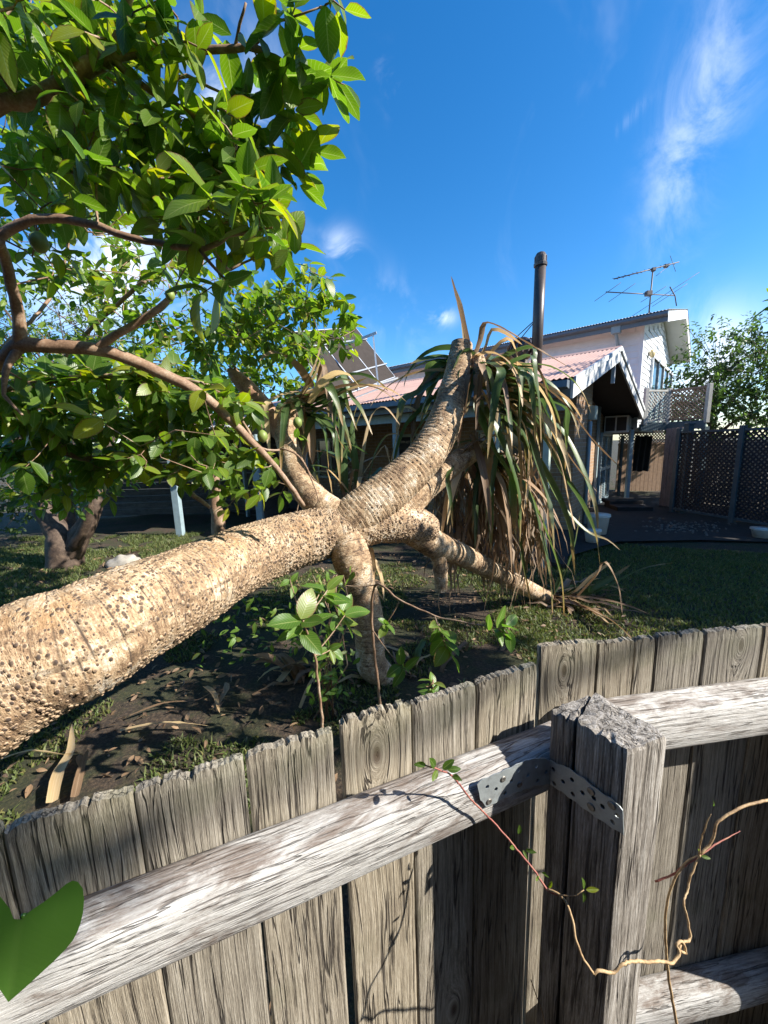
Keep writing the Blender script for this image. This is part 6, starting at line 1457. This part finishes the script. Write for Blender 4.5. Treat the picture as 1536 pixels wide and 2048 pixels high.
for x, y, Y, d, sz in ((1030, 1695, .60, (-.6, -.3, .4), .018), (1052, 1700, .59, (.5, -.4, .3), .017), (1038, 1668, .60, (0, -.2, .9), .022), (1046, 1700, .59, (.2, -.5, -.3), .014), (1168, 1778, .545, (0, -.1, 1), .02), (1172, 1779, .545, (1, -.1, .1), .022), (1166, 1784, .545, (.1, -.3, -1), .02), (1098, 1775, .565, (.2, -.2, 1), .016), (1402, 1712, .645, (.6, -.3, .1), .016), (1398, 1702, .645, (-.3, -.3, .6), .012),
                       (1084, 1745, .575, (.4, -.5, .2), .013), (1078, 1752, .575, (-.5, -.4, .0), .013), (1426, 1612, .645, (.2, -.2, .9), .012)): fv.add(P(x, y, Y), d, (random.gauss(.3, .3), -.7, .7), sz, .9)
for x, y, d, sz in ((852, 1530, (-.8, .0, .1), .02), (870, 1534, (-.2, -.3, .7), .028), (885, 1538, (.7, .1, .5), .026), (896, 1540, (.8, -.1, .2), .022), (875, 1540, (-.4, -.5, -.3), .02), (905, 1552, (.3, -.5, .4), .02)): fv.add(rl(x, y), d, (.2, -.6, .8), sz, 1.1)
fv.build(vn, M_GUAVA, near=40, leaf_parent=lambda p: s1)
# second fence post just outside the frame on the right run
q0 = pR + tR * .84; q0.z = 0
cs = [q0 + nR * .02, q0 + tR * .11 + nR * .02, q0 + tR * .11 + nR * .165, q0 + nR * .165]
cs = [cs[0], cs[1], cs[2], cs[3]]
o2 = post_piece('post', cs, 1.40, 9.0, fence, 0.01)

# ------------------------------------------------------------------ heart-shaped leaf in the lower left corner
hl = thing('heart_shaped_leaf', 'large glossy green heart-shaped leaf in front of the rail at the lower left corner', 'leaf', P(42, 1832, .34))
hO = P(44, 1832, .345); hT = P(12, 2010, .325); ha = (hT - hO); HL = ha.length; ha.normalize()
hs = (P(120, 1845, .345) - hO); hs = (hs - ha * hs.dot(ha)).normalized(); hn = hs.cross(ha)
if hn.dot(CAM - hO) < 0: hn = -hn
# half width profile measured along the axis; the lobes reach back past the notch
half = [(-.45, .50, .57), (-.40, .43, .65), (-.30, .34, .70), (-.18, .22, .725), (-.06, .08, .72), (.04, 0, .70), (.15, 0, .66), (.3, 0, .57), (.45, 0, .46), (.6, 0, .34), (.75, 0, .22), (.88, 0, .11), (1.0, 0, .005)]
V, UV, Fc = [], [], []; NC = 8
for a_, b0_, b1_ in half:
    for k in range(-NC, NC + 1):
        s_ = (b0_ + (b1_ - b0_) * abs(k) / NC) * (1 if k >= 0 else -1)
        h = .10 * abs(s_) ** 1.2 - .05 * (a_ - .3) ** 2 + .02 * sin(a_ * 6 + s_ * 3); V.append(hO + ha * (a_ * HL) + hs * (s_ * HL * 1.0) + hn * (h * HL)); UV.append((max(0, a_), s_ if abs(s_) > .01 else 0))
w_ = 2 * NC + 1
for j in range(len(half) - 1):
    for k in range(2 * NC):
        if j < 4 and k in (NC - 1, NC) and False: continue
        f = (j * w_ + k, j * w_ + k + 1, (j + 1) * w_ + k + 1, (j + 1) * w_ + k)
        if half[j][1] > 0 and (k == NC - 1 or k == NC): 
            if k == NC - 1: f = None
            pass
        if f: Fc.append(f)
bl = link('blade', mesh_np('blade', V, Fc, True, UV), hl, M_HEART)
tube_obj('petiole', [hO, hO + ha * .012 - hn * .012, hO + ha * .05 - hn * .03 - hs * .02, hO + ha * .2 - hn * .04 - hs * .06], [.0022, .0022, .0024, .003], M_HEART, hl, .01, 8)
